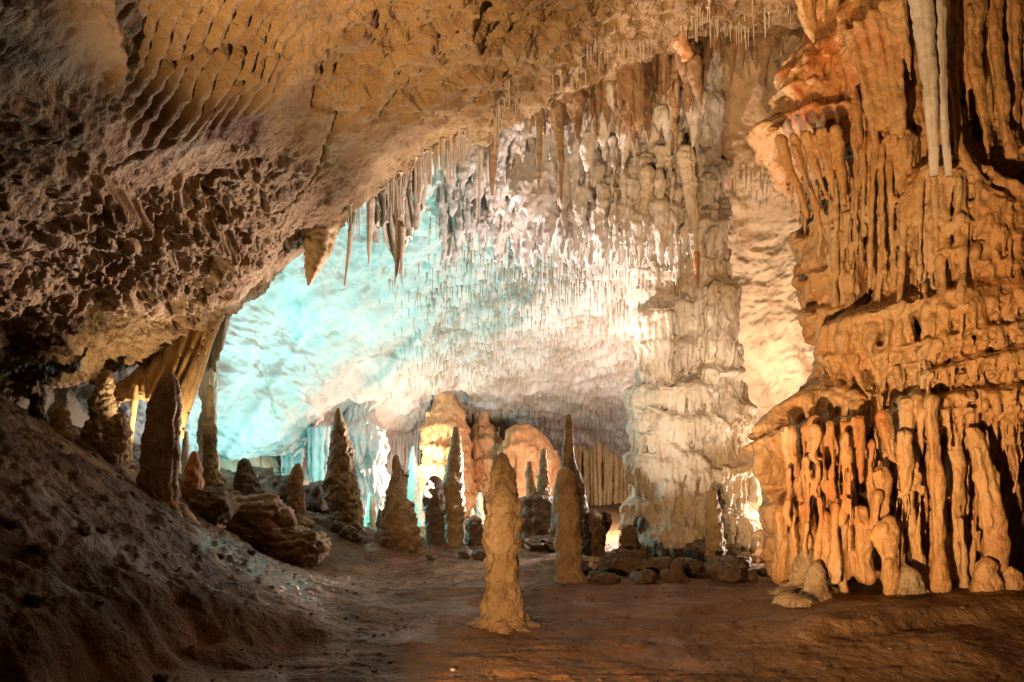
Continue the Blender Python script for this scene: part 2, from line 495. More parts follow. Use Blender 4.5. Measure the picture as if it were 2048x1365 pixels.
# ------------------------------------------------------------------ the far vault (roof of the lit chamber)
vc = [(60, 700, 13.0), (60, 880, 13.5), (200, 860, 13.8), (300, 560, 12.2), (450, 560, 13.6), (450, 700, 14.6), (430, 880, 15.6), (520, 860, 17.0), (600, 560, 15.2), (600, 750, 17.6), (560, 640, 16.4),
      (700, 420, 14.6), (800, 500, 15.4), (900, 300, 13.0), (1000, 480, 15.0), (1000, 200, 12.4), (1200, 500, 14.8), (1200, 250, 12.6),
      (620, 880, 19.6), (800, 650, 18.0), (800, 800, 21.6), (1000, 640, 18.0), (1000, 780, 21.8), (1000, 860, 25.5), (1250, 610, 17.2),
      (1250, 750, 20.5), (1250, 870, 25.5), (1120, 880, 26.5), (1400, 600, 16.2), (1500, 200, 13.2), (1620, 300, 13.2), (1400, 120, 12.4), (1500, 480, 15.2),
      (1620, 600, 14.6), (1620, 760, 15.2), (1500, 760, 17.5), (1560, 880, 17.8), (1500, 900, 21.0), (1740, 600, 13.6), (1740, 900, 15.0),
      (700, 880, 22.5), (850, 870, 25.0), (1400, 850, 22.0)]
vc = np.array(vc, float)
v_depth = tps(vc[:, :2], vc[:, 2], 3e-3)
vpx = np.arange(30, 1800, 2.5)
vpy = np.arange(-60, 912, 2.5)
VPX, VPY = np.meshgrid(vpx, vpy)
VD = v_depth(VPX, VPY)
VX, VZ = (VPX - CX) * VD / F, CH + (HY - VPY) * VD / F
VV = np.stack([VX, VD, VZ], -1)
nv = normals(VV)
nv = np.where((nv * VV).sum(-1, keepdims=True) > 0, -nv, nv)
d = 0.28 * fbm(VX * 0.5, VD * 0.5, VZ * 0.5, 201, 3)
d += 0.055 * ridged(VX * 0.8 + 0.5 * VZ, VD * 0.5, VZ * 1.5 - 0.4 * VX, 202, 4, 0.55)
rr_ = 0.75 + 0.25 * sstep(760, 980, VPX) * sstep(520, 640, VPY)
d += rr_ * (0.045 * fbm(VX * 3, VD * 2, VZ * 3, 203, 4, 0.6) + 0.04 * ridged(VX * 2.2 + VZ, VD * 1.2, VZ * 3.4 - VX, 208, 4, 0.6))
f1, f2 = worley(VX * 1.6, VD * 1.1, VZ * 1.6, 204)
d -= 0.14 * sstep(0.35, 0.05, f1) * sstep(0.1, 0.35, perlin(VX * 0.7, VD * 0.6, VZ * 0.7, 205))
# sharp step where a bed of rock ends above the straws, and diagonal fault ledges on the blue wall
stp = VPY - np.interp(VPX, [960, 1030, 1150, 1262, 1300], [668, 640, 612, 588, 580]) - 6 * fbm(VX * 2, VD, VZ, 206, 2)
d += 0.35 * sstep(0, -10, stp) * sstep(880, 1060, VPX) * sstep(1400, 1280, VPX) * sstep(-140, -20, stp)
for (a, b_, amp) in [((440, 900), (600, 660), 0.13), ((470, 640), (640, 575), 0.10), ((700, 800), (860, 640), 0.12)]:
    tt = np.clip((VPX - a[0]) / (b_[0] - a[0]), -0.2, 1.2)
    ly = a[1] + (b_[1] - a[1]) * tt + 10 * fbm(VX * 1.4, VD, VZ * 1.4, 207, 3)
    d += amp * sstep(-8, 6, VPY - ly) * sstep(150, 20, VPY - ly) * sstep(-0.2, 0.1, tt) * sstep(1.2, 0.9, tt)
VV = VV + nv * d[..., None]
js = int(np.searchsorted(vpx, 1392))
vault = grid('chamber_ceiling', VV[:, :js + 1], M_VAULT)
side = grid('side_wall', VV[:, js:], M_TANROCK)
tag(side, 'tan rock wall rising behind the gap between the two great columns', 'wall', kind='structure')
tag(vault, 'pale vaulted rock roof of the lit far chamber', 'ceiling', kind='structure')

# ------------------------------------------------------------------ the far wall
wpx = np.arange(30, 1800, 3.0)
wpy = np.arange(770, 1160, 2.5)
WPX, WPY = np.meshgrid(wpx, wpy)
wc = np.array([(30, 800, 13), (30, 1000, 13), (200, 1000, 13.8), (330, 800, 15), (440, 850, 17), (440, 1000, 16.4), (560, 900, 19.5), (560, 1020, 18), (640, 880, 21.5), (640, 1000, 20), (760, 850, 24),
               (720, 1050, 21.5), (850, 900, 27.0), (850, 1080, 25), (1000, 900, 28.5), (1000, 1080, 27), (1250, 900, 29), (1250, 1080, 28), (1500, 900, 24),
               (1500, 1080, 22), (1700, 900, 19), (1800, 1080, 18)], float)
WD = tps(wc[:, :2], wc[:, 2], 3e-3)(WPX, WPY)
WX, WZ = (WPX - CX) * WD / F, CH + (HY - WPY) * WD / F
WV = np.stack([WX, WD, WZ], -1)
d = 0.5 * fbm(WX * 0.5, WD * 0.5, WZ * 0.4, 301, 3)
d += 0.22 * np.abs(perlin(WX * 2.2 + 0.3 * fbm(WX, WD, WZ, 310, 2), 0.0, WZ * 0.25, 302)) * 2 + 0.08 * fbm(WX * 3, WD, WZ * 2.4, 303, 4, 0.6)
f1, f2 = worley(WX * 1.4, WD, WZ * 1.8, 304)
d -= 0.35 * sstep(0.4, 0.1, f1) * sstep(0.0, 0.3, perlin(WX * 0.5, 0, WZ * 0.8, 305))
WV[..., 1] -= d
WV[..., 0] -= d * 0.1
wall = grid('cave_wall', WV, M_BACK)
tag(wall, 'pale folded rock wall closing the far chamber', 'wall', kind='structure')


# ------------------------------------------------------------------ calcite bodies
def rings(name, cen, rad, mat, nseg=40, amp=0.1, freq=6.0, flute=0.0, nfl=9, seed=0, parent=None, rad2=None, drip=0.0, loc=None, knob=0.0):
    """closed body of stacked rings; rad/rad2 = half widths across and along the view"""
    cen, rad = np.asarray(cen, float), np.asarray(rad, float)
    rad2 = rad if rad2 is None else np.asarray(rad2, float)
    base = cen[0].copy() if loc is None else np.asarray(loc, float)
    th = np.linspace(0, 2 * np.pi, nseg, endpoint=False)
    X = cen[:, None, 0] + rad[:, None] * np.sin(th)[None]
    Y = cen[:, None, 1] - rad2[:, None] * np.cos(th)[None]
    Z = cen[:, None, 2] + 0 * th[None]
    r = np.minimum(rad, rad2)[:, None]
    so = seed * 7.31
    n = amp * fbm(X * freq + so, Y * freq, Z * freq, seed, 4, 0.55)
    if knob:
        a, _ = worley(X * freq * 1.2 + so, Y * freq * 1.2, Z * freq * 1.0, seed + 3)
        n = n + knob * (sstep(0.7, 0.1, a) - 0.4)
    if drip:
        n = n + drip * fbm(Z * freq * 0.7, 0.25 * X * freq + so, 0.25 * Y * freq, seed + 5, 3)
    n = n + 0.4 * amp * fbm(X * freq * 3.1 + so, Y * freq * 3.1, Z * freq * 2.6, seed + 8, 3, 0.6)
    if knob:
        a, _ = worley(X * freq * 2.8 + so, Y * freq * 2.8, Z * freq * 2.2, seed + 9)
        n = n + 0.45 * knob * (sstep(0.8, 0.1, a) - 0.4)
    if flute:
        ph = perlin(Z * 0.8, so, 0.0, seed + 1) * 0.7
        n = n + flute * (np.abs(np.sin(nfl * 0.5 * th[None] + ph + 1.3 * np.sin(th[None] * 2 + so))) - 0.6)
    k = 1 + n
    X = cen[:, None, 0] + (X - cen[:, None, 0]) * k
    Y = cen[:, None, 1] + (Y - cen[:, None, 1]) * k
    Z = Z + r * 0.35 * n * 0.6
    V = np.stack([X, Y, Z], -1).reshape(-1, 3)
    ny = len(cen)
    q = grid_quads(ny, nseg, True)
    a, b = len(V), len(V) + 1
    V = np.vstack([V, cen[:1], cen[-1:]]) - base
    j = np.arange(nseg)
    j2 = (j + 1) % nseg
    capa = np.stack([np.full(nseg, a), j2, j, np.full(nseg, a)], -1)
    o2 = (ny - 1) * nseg
    capb = np.stack([np.full(nseg, b), o2 + j, o2 + j2, np.full(nseg, b)], -1)
    me = bpy.data.meshes.new(name)
    tri = np.vstack([capa, capb])[:, :3]
    nq, nt = len(q), len(tri)
    me.vertices.add(len(V))
    me.vertices.foreach_set('co', V.astype(np.float32).ravel())
    me.loops.add(nq * 4 + nt * 3)
    me.loops.foreach_set('vertex_index', np.concatenate([q.ravel(), tri.ravel()]).astype(np.int32))
    me.polygons.add(nq + nt)
    me.polygons.foreach_set('loop_start', np.concatenate([np.arange(nq) * 4, nq * 4 + np.arange(nt) * 3]).astype(np.int32))
    me.polygons.foreach_set('use_smooth', np.ones(nq + nt, bool))
    me.update(calc_edges=True)
    pl = Vector(parent.location) if parent else Vector((0, 0, 0))
    return link(name, me, mat, parent, Vector(base) - pl)


def profile(prof, Y, step=0.013, foot=True, deep=0.75):
    """prof: (py, px left, px right) rows from the tip down, as seen at depth Y -> centres, radii from the bottom up"""
    p = np.array(prof, float)
    z = CH + (HY - p[:, 0]) * Y / F
    c = ((p[:, 1] + p[:, 2]) / 2 - CX) * Y / F
    r = (p[:, 2] - p[:, 1]) / 2 * Y / F
    if foot:
        z = np.concatenate([z, [z[-1] - 0.05, z[-1] - 0.30]])
        c = np.concatenate([c, [c[-1], c[-1]]])
        r[-1] *= 1.12
        r = np.concatenate([r, [r[-1] * 1.5, r[-1] * 2.2]])
    n = max(24, int((z[0] - z[-1]) / step))
    zz = np.linspace(z[-1], z[0], n)
    o = np.argsort(z)
    cc, rr = np.interp(zz, z[o], c[o]), np.interp(zz, z[o], r[o])
    k = np.array([1, 2, 3, 2, 1.]) / 9
    rr[2:-2] = np.convolve(rr, k, 'valid')
    cc[2:-2] = np.convolve(cc, k, 'valid')
    # round the tip
    tip = np.clip((zz[-1] - zz) / max(rr[-1] * 1.2, 1e-3), 0, 1)
    rr = rr * np.sqrt(1 - (1 - tip) ** 2 * 0.98)
    return np.stack([cc, np.full(n, Y), zz], -1), rr


SEED = [10]


def stalagmite(prof, Y, mat, label, amp=0.16, freq=7.0, knob=0.12, drip=0.10, flute=0.0, group='stalagmites standing on the cave floor', nseg=88, deep=0.9, base=True):
    SEED[0] += 1
    cen, rad = profile(prof, Y)
    o = rings('stalagmite', cen, rad, mat, nseg, amp, freq, flute, 9, SEED[0], None, rad * deep, drip, None, knob)
    return tag(o, label, 'stalagmite', group)


# foreground and middle stalagmites
stalagmite([(905, 996, 1012), (927, 987, 1022), (956, 981, 1031), (985, 977, 1037), (1036, 969, 1044), (1058, 969, 1046), (1084, 967, 1042), (1110, 973, 1037),
            (1146, 968, 1041), (1168, 972, 1040), (1201, 965, 1043), (1222, 962, 1050), (1244, 955, 1055)], 7.3, M_STAL,
           'tall blunt buff stalagmite with scalloped skin standing alone in front', 0.14, 6.5, 0.20, 0.05, nseg=90)
stalagmite([(934, 1122, 1138), (949, 1113, 1147), (985, 1111, 1153), (1036, 1108, 1160), (1060, 1112, 1158), (1091, 1109, 1163), (1146, 1111, 1165), (1162, 1106, 1175)], 9.9, M_STAL,
           'mottled dark and buff stalagmite with a flared foot, in front of a taller spire', 0.12, 7, 0.10, 0.10, nseg=72)
stalagmite([(828, 1133, 1142), (853, 1129, 1146), (901, 1125, 1148), (926, 1124, 1151), (945, 1124, 1160), (975, 1120, 1168), (1020, 1118, 1175), (1080, 1115, 1178), (1140, 1112, 1182)], 11.9, M_STAL,
           'pale slender spire rising behind the mottled stalagmite', 0.10, 7, 0.10, 0.08)
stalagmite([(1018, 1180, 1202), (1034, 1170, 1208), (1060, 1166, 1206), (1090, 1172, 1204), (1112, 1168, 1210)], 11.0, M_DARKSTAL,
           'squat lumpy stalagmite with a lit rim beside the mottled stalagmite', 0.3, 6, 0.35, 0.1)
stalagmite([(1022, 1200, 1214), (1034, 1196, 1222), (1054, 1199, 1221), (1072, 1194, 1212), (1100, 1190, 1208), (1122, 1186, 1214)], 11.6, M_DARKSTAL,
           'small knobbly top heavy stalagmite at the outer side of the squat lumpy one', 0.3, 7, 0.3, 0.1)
stalagmite([(816, 673, 679), (835, 669, 687), (864, 664, 695), (901, 659, 706), (934, 655, 709), (974, 646, 714), (993, 651, 719), (1018, 660, 722), (1044, 664, 726), (1070, 668, 733), (1090, 668, 738)], 13.0, M_STAL,
           'tall ragged conical stalagmite standing against the blue lit wall', 0.18, 4.5, 0.16, 0.10, nseg=72)
stalagmite([(909, 788, 796), (927, 784, 800), (945, 783, 800), (971, 776, 801), (989, 774, 814), (1015, 769, 824), (1036, 761, 831), (1066, 757, 840), (1092, 757, 846), (1104, 756, 850)], 12.6, M_STAL,
           'knobbly stalagmite with narrow finger tip and broad flowing skirt', 0.18, 5, 0.18, 0.08, 0.08, nseg=72)
stalagmite([(892, 824, 827), (927, 818, 834), (971, 816, 838), (1007, 815, 842), (1045, 818, 850), (1080, 818, 852)], 18.0, M_PALE,
           'thin pale spire glowing in front of the white hot wall', 0.25, 6, 0.2, 0.12)
stalagmite([(853, 907, 917), (875, 904, 922), (901, 899, 925), (934, 892, 926), (956, 886, 926), (985, 882, 928), (1015, 880, 930), (1050, 884, 927), (1075, 884, 926), (1104, 878, 930)], 13.6, M_STAL,
           'tall tapering stalagmite in front of the orange flowstone', 0.16, 5, 0.15, 0.10, 0.05, nseg=64)
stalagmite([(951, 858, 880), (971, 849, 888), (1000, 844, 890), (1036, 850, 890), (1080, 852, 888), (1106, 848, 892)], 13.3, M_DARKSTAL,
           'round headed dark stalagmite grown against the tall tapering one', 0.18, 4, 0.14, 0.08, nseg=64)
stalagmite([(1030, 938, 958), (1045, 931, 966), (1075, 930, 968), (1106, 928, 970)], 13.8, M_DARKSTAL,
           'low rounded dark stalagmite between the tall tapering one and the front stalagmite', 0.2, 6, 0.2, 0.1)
stalagmite([(923, 1054, 1063), (952, 1051, 1067), (975, 1052, 1070), (995, 1052, 1076), (1010, 1052, 1076)], 13.9, M_STAL,
           'shorter of two pale stubby stalagmites on a dark mound', 0.18, 7, 0.2, 0.12, base=False)
stalagmite([(897, 1082, 1093), (927, 1078, 1095), (963, 1076, 1099), (993, 1075, 1102), (1010, 1074, 1104)], 14.0, M_STAL,
           'taller of two pale stubby stalagmites on a dark mound', 0.18, 7, 0.2, 0.12)
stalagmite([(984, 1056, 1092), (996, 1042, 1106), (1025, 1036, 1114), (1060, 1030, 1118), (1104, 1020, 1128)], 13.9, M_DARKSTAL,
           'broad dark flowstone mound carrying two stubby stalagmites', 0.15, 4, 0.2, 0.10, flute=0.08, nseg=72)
stalagmite([(985, 738, 744), (1010, 734, 750), (1050, 728, 758), (1082, 722, 764)], 15.5, M_STAL,
           'slender brown stalagmite between the ragged conical one and the knobbly skirted one', 0.14, 5, 0.1, 0.1)
stalagmite([(1018, 757, 763), (1035, 753, 768), (1060, 751, 770), (1085, 750, 772)], 14.4, M_DARKSTAL,
           'short dark stub just behind the knobbly skirted stalagmite', 0.2, 5, 0.16, 0.1)
stalagmite([(940, 1020, 1026), (965, 1016, 1032), (1000, 1014, 1036), (1050, 1010, 1042), (1090, 1006, 1046)], 15.0, M_STAL,
           'brown stalagmite peeping from behind the front stalagmite', 0.14, 5, 0.1, 0.1)
stalagmite([(962, 1111, 1117), (985, 1107, 1121), (1020, 1104, 1124), (1060, 1100, 1128), (1100, 1096, 1132)], 13.2, M_STAL,
           'brown stalagmite in the shadow just before the mottled one', 0.14, 5, 0.1, 0.1)
stalagmite([(1000, 864, 868), (1020, 860, 872), (1045, 858, 876), (1080, 854, 880)], 17.0, M_PALE,
           'pale stub glowing behind the round headed dark stalagmite', 0.14, 5, 0.1, 0.1)
# bank group
stalagmite([(745, 333, 344), (758, 322, 356), (785, 305, 361), (820, 293, 362), (860, 290, 361), (906, 283, 359), (961, 277, 354), (1003, 292, 350)], 9.0, M_STAL,
           'broad slab sided stalagmite with pointed shoulder on the bank', 0.10, 4.5, 0.10, 0.05, flute=0.10, nseg=80, deep=0.6)
stalagmite([(740, 202, 222), (770, 193, 228), (810, 183, 228), (856, 172, 227), (896, 164, 228), (915, 158, 232)], 9.6, M_STAL,
           'tall lumpy stalagmite on the bank with scaly buff skin', 0.18, 7, 0.28, 0.12, nseg=64)
stalagmite([(826, 230, 252), (856, 211, 257), (896, 203, 257), (946, 206, 254), (965, 204, 256)], 9.3, M_STAL,
           'stout lumpy stalagmite joined to the foot of the tall scaly one', 0.18, 7, 0.26, 0.12, nseg=64)
stalagmite([(768, 270, 276), (800, 263, 276), (850, 259, 269), (900, 253, 264), (940, 250, 266)], 9.9, M_GOLD,
           'thin leaning stick like stalagmite between two stout ones', 0.1, 8, 0.08, 0.08)
stalagmite([(813, 112, 136), (828, 105, 139), (850, 102, 141), (886, 97, 147), (905, 94, 150)], 9.0, M_STAL,
           'low blunt stalagmite high on the dark bank', 0.12, 7, 0.14, 0.1)
stalagmite([(763, 73, 80), (790, 62, 88), (815, 60, 90), (840, 62, 92), (860, 58, 94)], 10.2, M_DARKSTAL,
           'small dark ragged stalagmite under the pitted roof', 0.3, 7, 0.3, 0.1)
stalagmite([(902, 384, 392), (918, 377, 399), (935, 371, 404), (971, 368, 405), (1000, 364, 406), (1014, 360, 408)], 10.0, M_RUST,
           'rust orange cone stalagmite beside the lying boulder', 0.14, 6, 0.16, 0.08)
stalagmite([(770, 415, 426), (810, 412, 428), (846, 411, 429), (856, 408, 434), (921, 406, 434), (945, 404, 440), (965, 398, 452), (990, 390, 470)], 12.0, M_STAL,
           'thin stepped stalagmite with a flaring foot in front of the blue wall', 0.16, 7, 0.2, 0.14)
stalagmite([(916, 481, 496), (935, 472, 505), (960, 467, 515), (981, 466, 526), (1006, 464, 536)], 12.5, M_DARKSTAL,
           'dark jagged cone stalagmite above the lying boulder', 0.22, 4.5, 0.18, 0.1)
stalagmite([(926, 592, 601), (942, 583, 606), (960, 578, 607), (991, 575, 608), (1036, 571, 610)], 12.0, M_STAL,
           'single reddish finger stalagmite just beyond the lying boulder', 0.14, 7, 0.18, 0.12)
stalagmite([(862, 367, 376), (890, 364, 378), (935, 362, 380), (960, 360, 382)], 12.6, M_PALE,
           'taller of two small cream fingers behind the slab sided stalagmite', 0.12, 8, 0.12, 0.1)
stalagmite([(893, 352, 359), (912, 349, 361), (945, 348, 362), (970, 346, 364)], 12.4, M_PALE,
           'shorter of two small cream fingers behind the slab sided stalagmite', 0.12, 8, 0.12, 0.1)
# round the pale column
stalagmite([(974, 1422, 1430), (992, 1416, 1436), (1013, 1411, 1441), (1064, 1411, 1445), (1115, 1413, 1450), (1142, 1409, 1455)], 11.0, M_STAL,
           'slim pointed stalagmite in front of the pale tiered column', 0.14, 7, 0.2, 0.12)
stalagmite([(1049, 1252, 1268), (1064, 1243, 1274), (1085, 1240, 1277), (1110, 1234, 1284), (1145, 1224, 1292)], 10.8, M_DARKSTAL,
           'dark lumpy stalagmite at the foot of the pale tiered column', 0.24, 6, 0.28, 0.12)
stalagmite([(1118, 1346, 1358), (1134, 1338, 1368), (1160, 1333, 1374), (1184, 1326, 1380)], 9.6, M_DARKSTAL,
           'stubby dark stalagmite with pale drips among the low rocks', 0.24, 7, 0.28, 0.12)
stalagmite([(1050, 690, 705), (1062, 680, 716), (1080, 676, 726), (1098, 672, 738)], 12.2, M_DARKSTAL,
           'small dark cone at the foot of the ragged conical stalagmite', 0.22, 7, 0.26, 0.1)
stalagmite([(985, 957, 963), (1000, 953, 966), (1020, 952, 967), (1045, 950, 968)], 19.0, M_PALE,
           'small knobbly stalagmite lit blue in the far gap', 0.3, 7, 0.3, 0.1)
stalagmite([(1016, 944, 948), (1024, 941, 950), (1040, 941, 951)], 19.0, M_PALE,
           'tiny blue lit stub beside the small knobbly stalagmite', 0.2, 7, 0.2, 0.1)
lamp('floodlight', P(975, 1010, 17.6), 8, (0.35, 0.9, 1.0), 0.04)


# ------------------------------------------------------------------ flowstone bodies
def strand_geo(pts, wid, Ys, seed, nseg=14, amp=0.16, step=0.03, deep=1.0):
    """points (px, py), half widths in pixels and depths -> closed tapered tube with an uneven skin"""
    pts, wid, Ys = np.array(pts, float), np.array(wid, float), np.array(Ys, float)
    X, Z = (pts[:, 0] - CX) * Ys / F, CH + (HY - pts[:, 1]) * Ys / F
    r = wid * Ys / F
    s = np.concatenate([[0], np.cumsum(np.sqrt(np.diff(X) ** 2 + np.diff(Z) ** 2 + np.diff(Ys) ** 2))])
    n = int(np.clip(s[-1] / step, 6, 90))
    t = np.linspace(0, s[-1], n)
    c = [np.interp(t, s, q_) for q_ in (X, Ys, Z)]
    rr = np.interp(t, s, r)
    k0, k1 = np.clip(t / max(1.2 * r[0], 1e-3), 0, 1), np.clip((s[-1] - t) / max(1.2 * r[-1], 1e-3), 0, 1)
    rr = rr * np.sqrt(1 - (1 - k0) ** 2) * np.sqrt(1 - (1 - k1) ** 2) + 1e-4
    rr = rr * (1 + amp * 0.9 * fbm(t * 3.2 + seed * 3.7, seed * 1.1, 0.0, seed, 2))
    th = np.linspace(0, 2 * np.pi, nseg, endpoint=False)
    k = 1 + amp * fbm(np.cos(th)[None] * 1.2 + seed, np.sin(th)[None] * 1.2, t[:, None] * 4, seed + 1, 2)
    V = np.stack([c[0][:, None] + rr[:, None] * k * np.sin(th), c[1][:, None] - rr[:, None] * k * deep * np.cos(th), c[2][:, None] + 0 * th], -1)
    return V.reshape(-1, 3), grid_quads(n, nseg, True)[:, ::-1]


def fuse(name, geos, voxel, mat, parent=None, smooth=3, noise=((5.0, 0.02, 4),), seed=0, extra=None):
    """melt closed pieces together into one skin of calcite"""
    vs, qs, off = [], [], 0
    for V, q in geos:
        vs.append(V)
        qs.append(q + off)
        off += len(V)
    V = np.vstack(vs)
    me = raw_mesh(name + '_raw', V, np.vstack(qs))
    tmp = bpy.data.objects.new(name + '_raw', me)
    COL.objects.link(tmp)
    m = tmp.modifiers.new('fuse', 'REMESH')
    m.mode, m.voxel_size, m.adaptivity = 'VOXEL', voxel, 0.0
    m2 = tmp.modifiers.new('soften', 'SMOOTH')
    m2.factor, m2.iterations = 0.5, smooth
    dg = bpy.context.evaluated_depsgraph_get()
    out = bpy.data.meshes.new_from_object(tmp.evaluated_get(dg))
    bpy.data.objects.remove(tmp)
    bpy.data.meshes.remove(me)
    out.name = name
    n = len(out.vertices)
    co, no = np.empty(n * 3, np.float32), np.empty(n * 3, np.float32)
    out.vertices.foreach_get('co', co)
    out.vertices.foreach_get('normal', no)
    co, no = co.reshape(-1, 3), no.reshape(-1, 3)
    d = 0
    for f, a_, o_ in noise:
        d = d + a_ * fbm(co[:, 0] * f, co[:, 1] * f, co[:, 2] * f * 0.8, seed + int(f * 10), o_, 0.55)
    if extra:
        d = d + extra(co)
    co = co + no * np.asarray(d)[:, None]
    base = np.array(parent.location) if parent else np.array([co[:, 0].mean(), co[:, 1].mean(), co[:, 2].min()])
    out.vertices.foreach_set('co', (co - base).astype(np.float32).ravel())
    out.polygons.foreach_set('use_smooth', np.ones(len(out.polygons), bool))
    out.materials.clear()
    out.update()
    print(name, n)
    return link(name, out, mat, parent, None if parent else Vector(base))


def depth_map(V, u, w_, box, cell=4):
    """nearest depth of a body per cell of the picture, for seating drips on it"""
    x0, y0, x1, y1 = box
    nx_, ny_ = (x1 - x0) // cell, (y1 - y0) // cell
    dm = np.full((ny_, nx_), 99.0)
    i, j = ((w_ - y0) / cell).astype(int).ravel(), ((u - x0) / cell).astype(int).ravel()
    ok = (i >= 0) & (i < ny_) & (j >= 0) & (j < nx_)
    np.minimum.at(dm, (i[ok], j[ok]), V[..., 1].ravel()[ok])
    for _ in range(2):
        bad = dm > 90
        if not bad.any():
            break
        sh = np.stack([np.roll(dm, 1, 0), np.roll(dm, -1, 0), np.roll(dm, 1, 1), np.roll(dm, -1, 1)])
        dm = np.where(bad, sh.min(0), dm)

    def look(px, py):
        ii = np.clip(((np.asarray(py) - y0) / cell).astype(int), 0, ny_ - 1)
        jj = np.clip(((np.asarray(px) - x0) / cell).astype(int), 0, nx_ - 1)
        return dm[ii, jj]
    return look


def drips_on(look, rg_, tiers_, dens=0.62, wk=0.36, far=90, hang=0.0, lmul=1.0):
    """fingers of calcite running down from each ledge, seated on the body"""
    out = []
    for k, t in enumerate(tiers_):
        pts, L, wl = np.array(t[0], float), t[2], t[3]
        px = pts[0, 0]
        while px < pts[-1, 0]:
            py = np.interp(px, pts[:, 0], pts[:, 1]) + rg_.uniform(-2, 9)
            ln_ = L * lmul * rg_.uniform(0.35, 1.15)
            hw = wl * wk * rg_.uniform(0.65, 1.3)
            tt = np.linspace(0, 1, 9)
            lean = rg_.uniform(-0.05, 0.05) * ln_
            xs, ys = px + lean * tt + 0.15 * hw * rg_.normal(size=9), py + ln_ * tt
            Y = look(xs, ys)
            if Y[0] < far and (Y < far).mean() > 0.7:
                Y = np.where(Y > far, Y.min(), Y)
                lip = np.minimum.accumulate(Y)
                stick = np.where(Y - lip > 0.25, lip + 0.12 + 0.5 * np.clip(Y - lip - 0.25, 0, 0.3), Y)
                if rg_.uniform() < hang:
                    stick = lip + 0.03 * tt
                r_m = hw * 10.0 / F
                stick = stick - 0.6 * r_m
                w0 = hw * (1.15 - 0.45 * tt + 0.25 * np.exp(-((tt - 0.93) / 0.08) ** 2))
                if rg_.uniform() < 0.5:
                    w0 = hw * (1.2 - 1.0 * tt)
                out.append(strand_geo(np.stack([xs, ys], -1), np.maximum(w0, 0.9), stick, int(rg_.integers(9999))))
            px += wl * dens * rg_.uniform(0.7, 1.5)
    return out


def ledges_on(look, tiers_, rg_, r_px=7):
    out = []
    for t in tiers_:
        pts = np.array(t[0], float)
        xs = np.linspace(pts[0, 0], pts[-1, 0], max(6, int((pts[-1, 0] - pts[0, 0]) / 9)))
        ys = np.interp(xs, pts[:, 0], pts[:, 1]) + rg_.normal(size=len(xs)) * 1.5 + 5
        Y = look(xs, ys + 4)
        if Y.max() > 90:
            Y = np.where(Y > 90, Y.min(), Y)
        if Y.min() < 90:
            out.append(strand_geo(np.stack([xs, ys], -1), np.full(len(xs), r_px) * (0.8 + 0.5 * rg_.random(len(xs))), Y + 0.03, int(rg_.integers(9999))))
    return out


def tier(u, v, pts, prot, L, wl, seed, rise=10, rib=0.25, end=14, keep=0.55):
    """bulge of flowstone: a ledge along pts (px,py) that drapes down about L pixels in fingers wl pixels wide"""
    pts = np.array(pts, float)
    vt = np.interp(u, pts[:, 0], pts[:, 1]) + 5 * fbm(u / 22.0, v / 60.0, seed * 1.7, seed, 3)
    um = sstep(pts[0, 0] - end, pts[0, 0] + end, u) * sstep(pts[-1, 0] + end, pts[-1, 0] - end, u)
    uu = u + 4 * perlin(u / 30.0, v / 50.0, 0.3, seed + 2)
    n = fingers(uu, v, wl * 1.25, max(L * 0.9, wl * 3), seed)
    edge = vt + L * (0.62 + 0.9 * perlin(uu / (wl * 1.3), seed * 9.1, 0.0, seed + 4) + 0.25 * perlin(uu / (wl * 0.5), seed * 2.1, 0.0, seed + 6))
    t = v - vt
    top = sstep(-rise, rise * 0.35, t)
    fall = 1 - (1 - keep) * np.clip(t / L, 0, 1.3)
    low = sstep(edge + 0.03 * L + 2, edge - 0.10 * L - 2, v)
    fing = 1 + rib * (n - 0.7) * sstep(-2, 0.3 * L, t)
    return prot * top * fall * low * fing * um


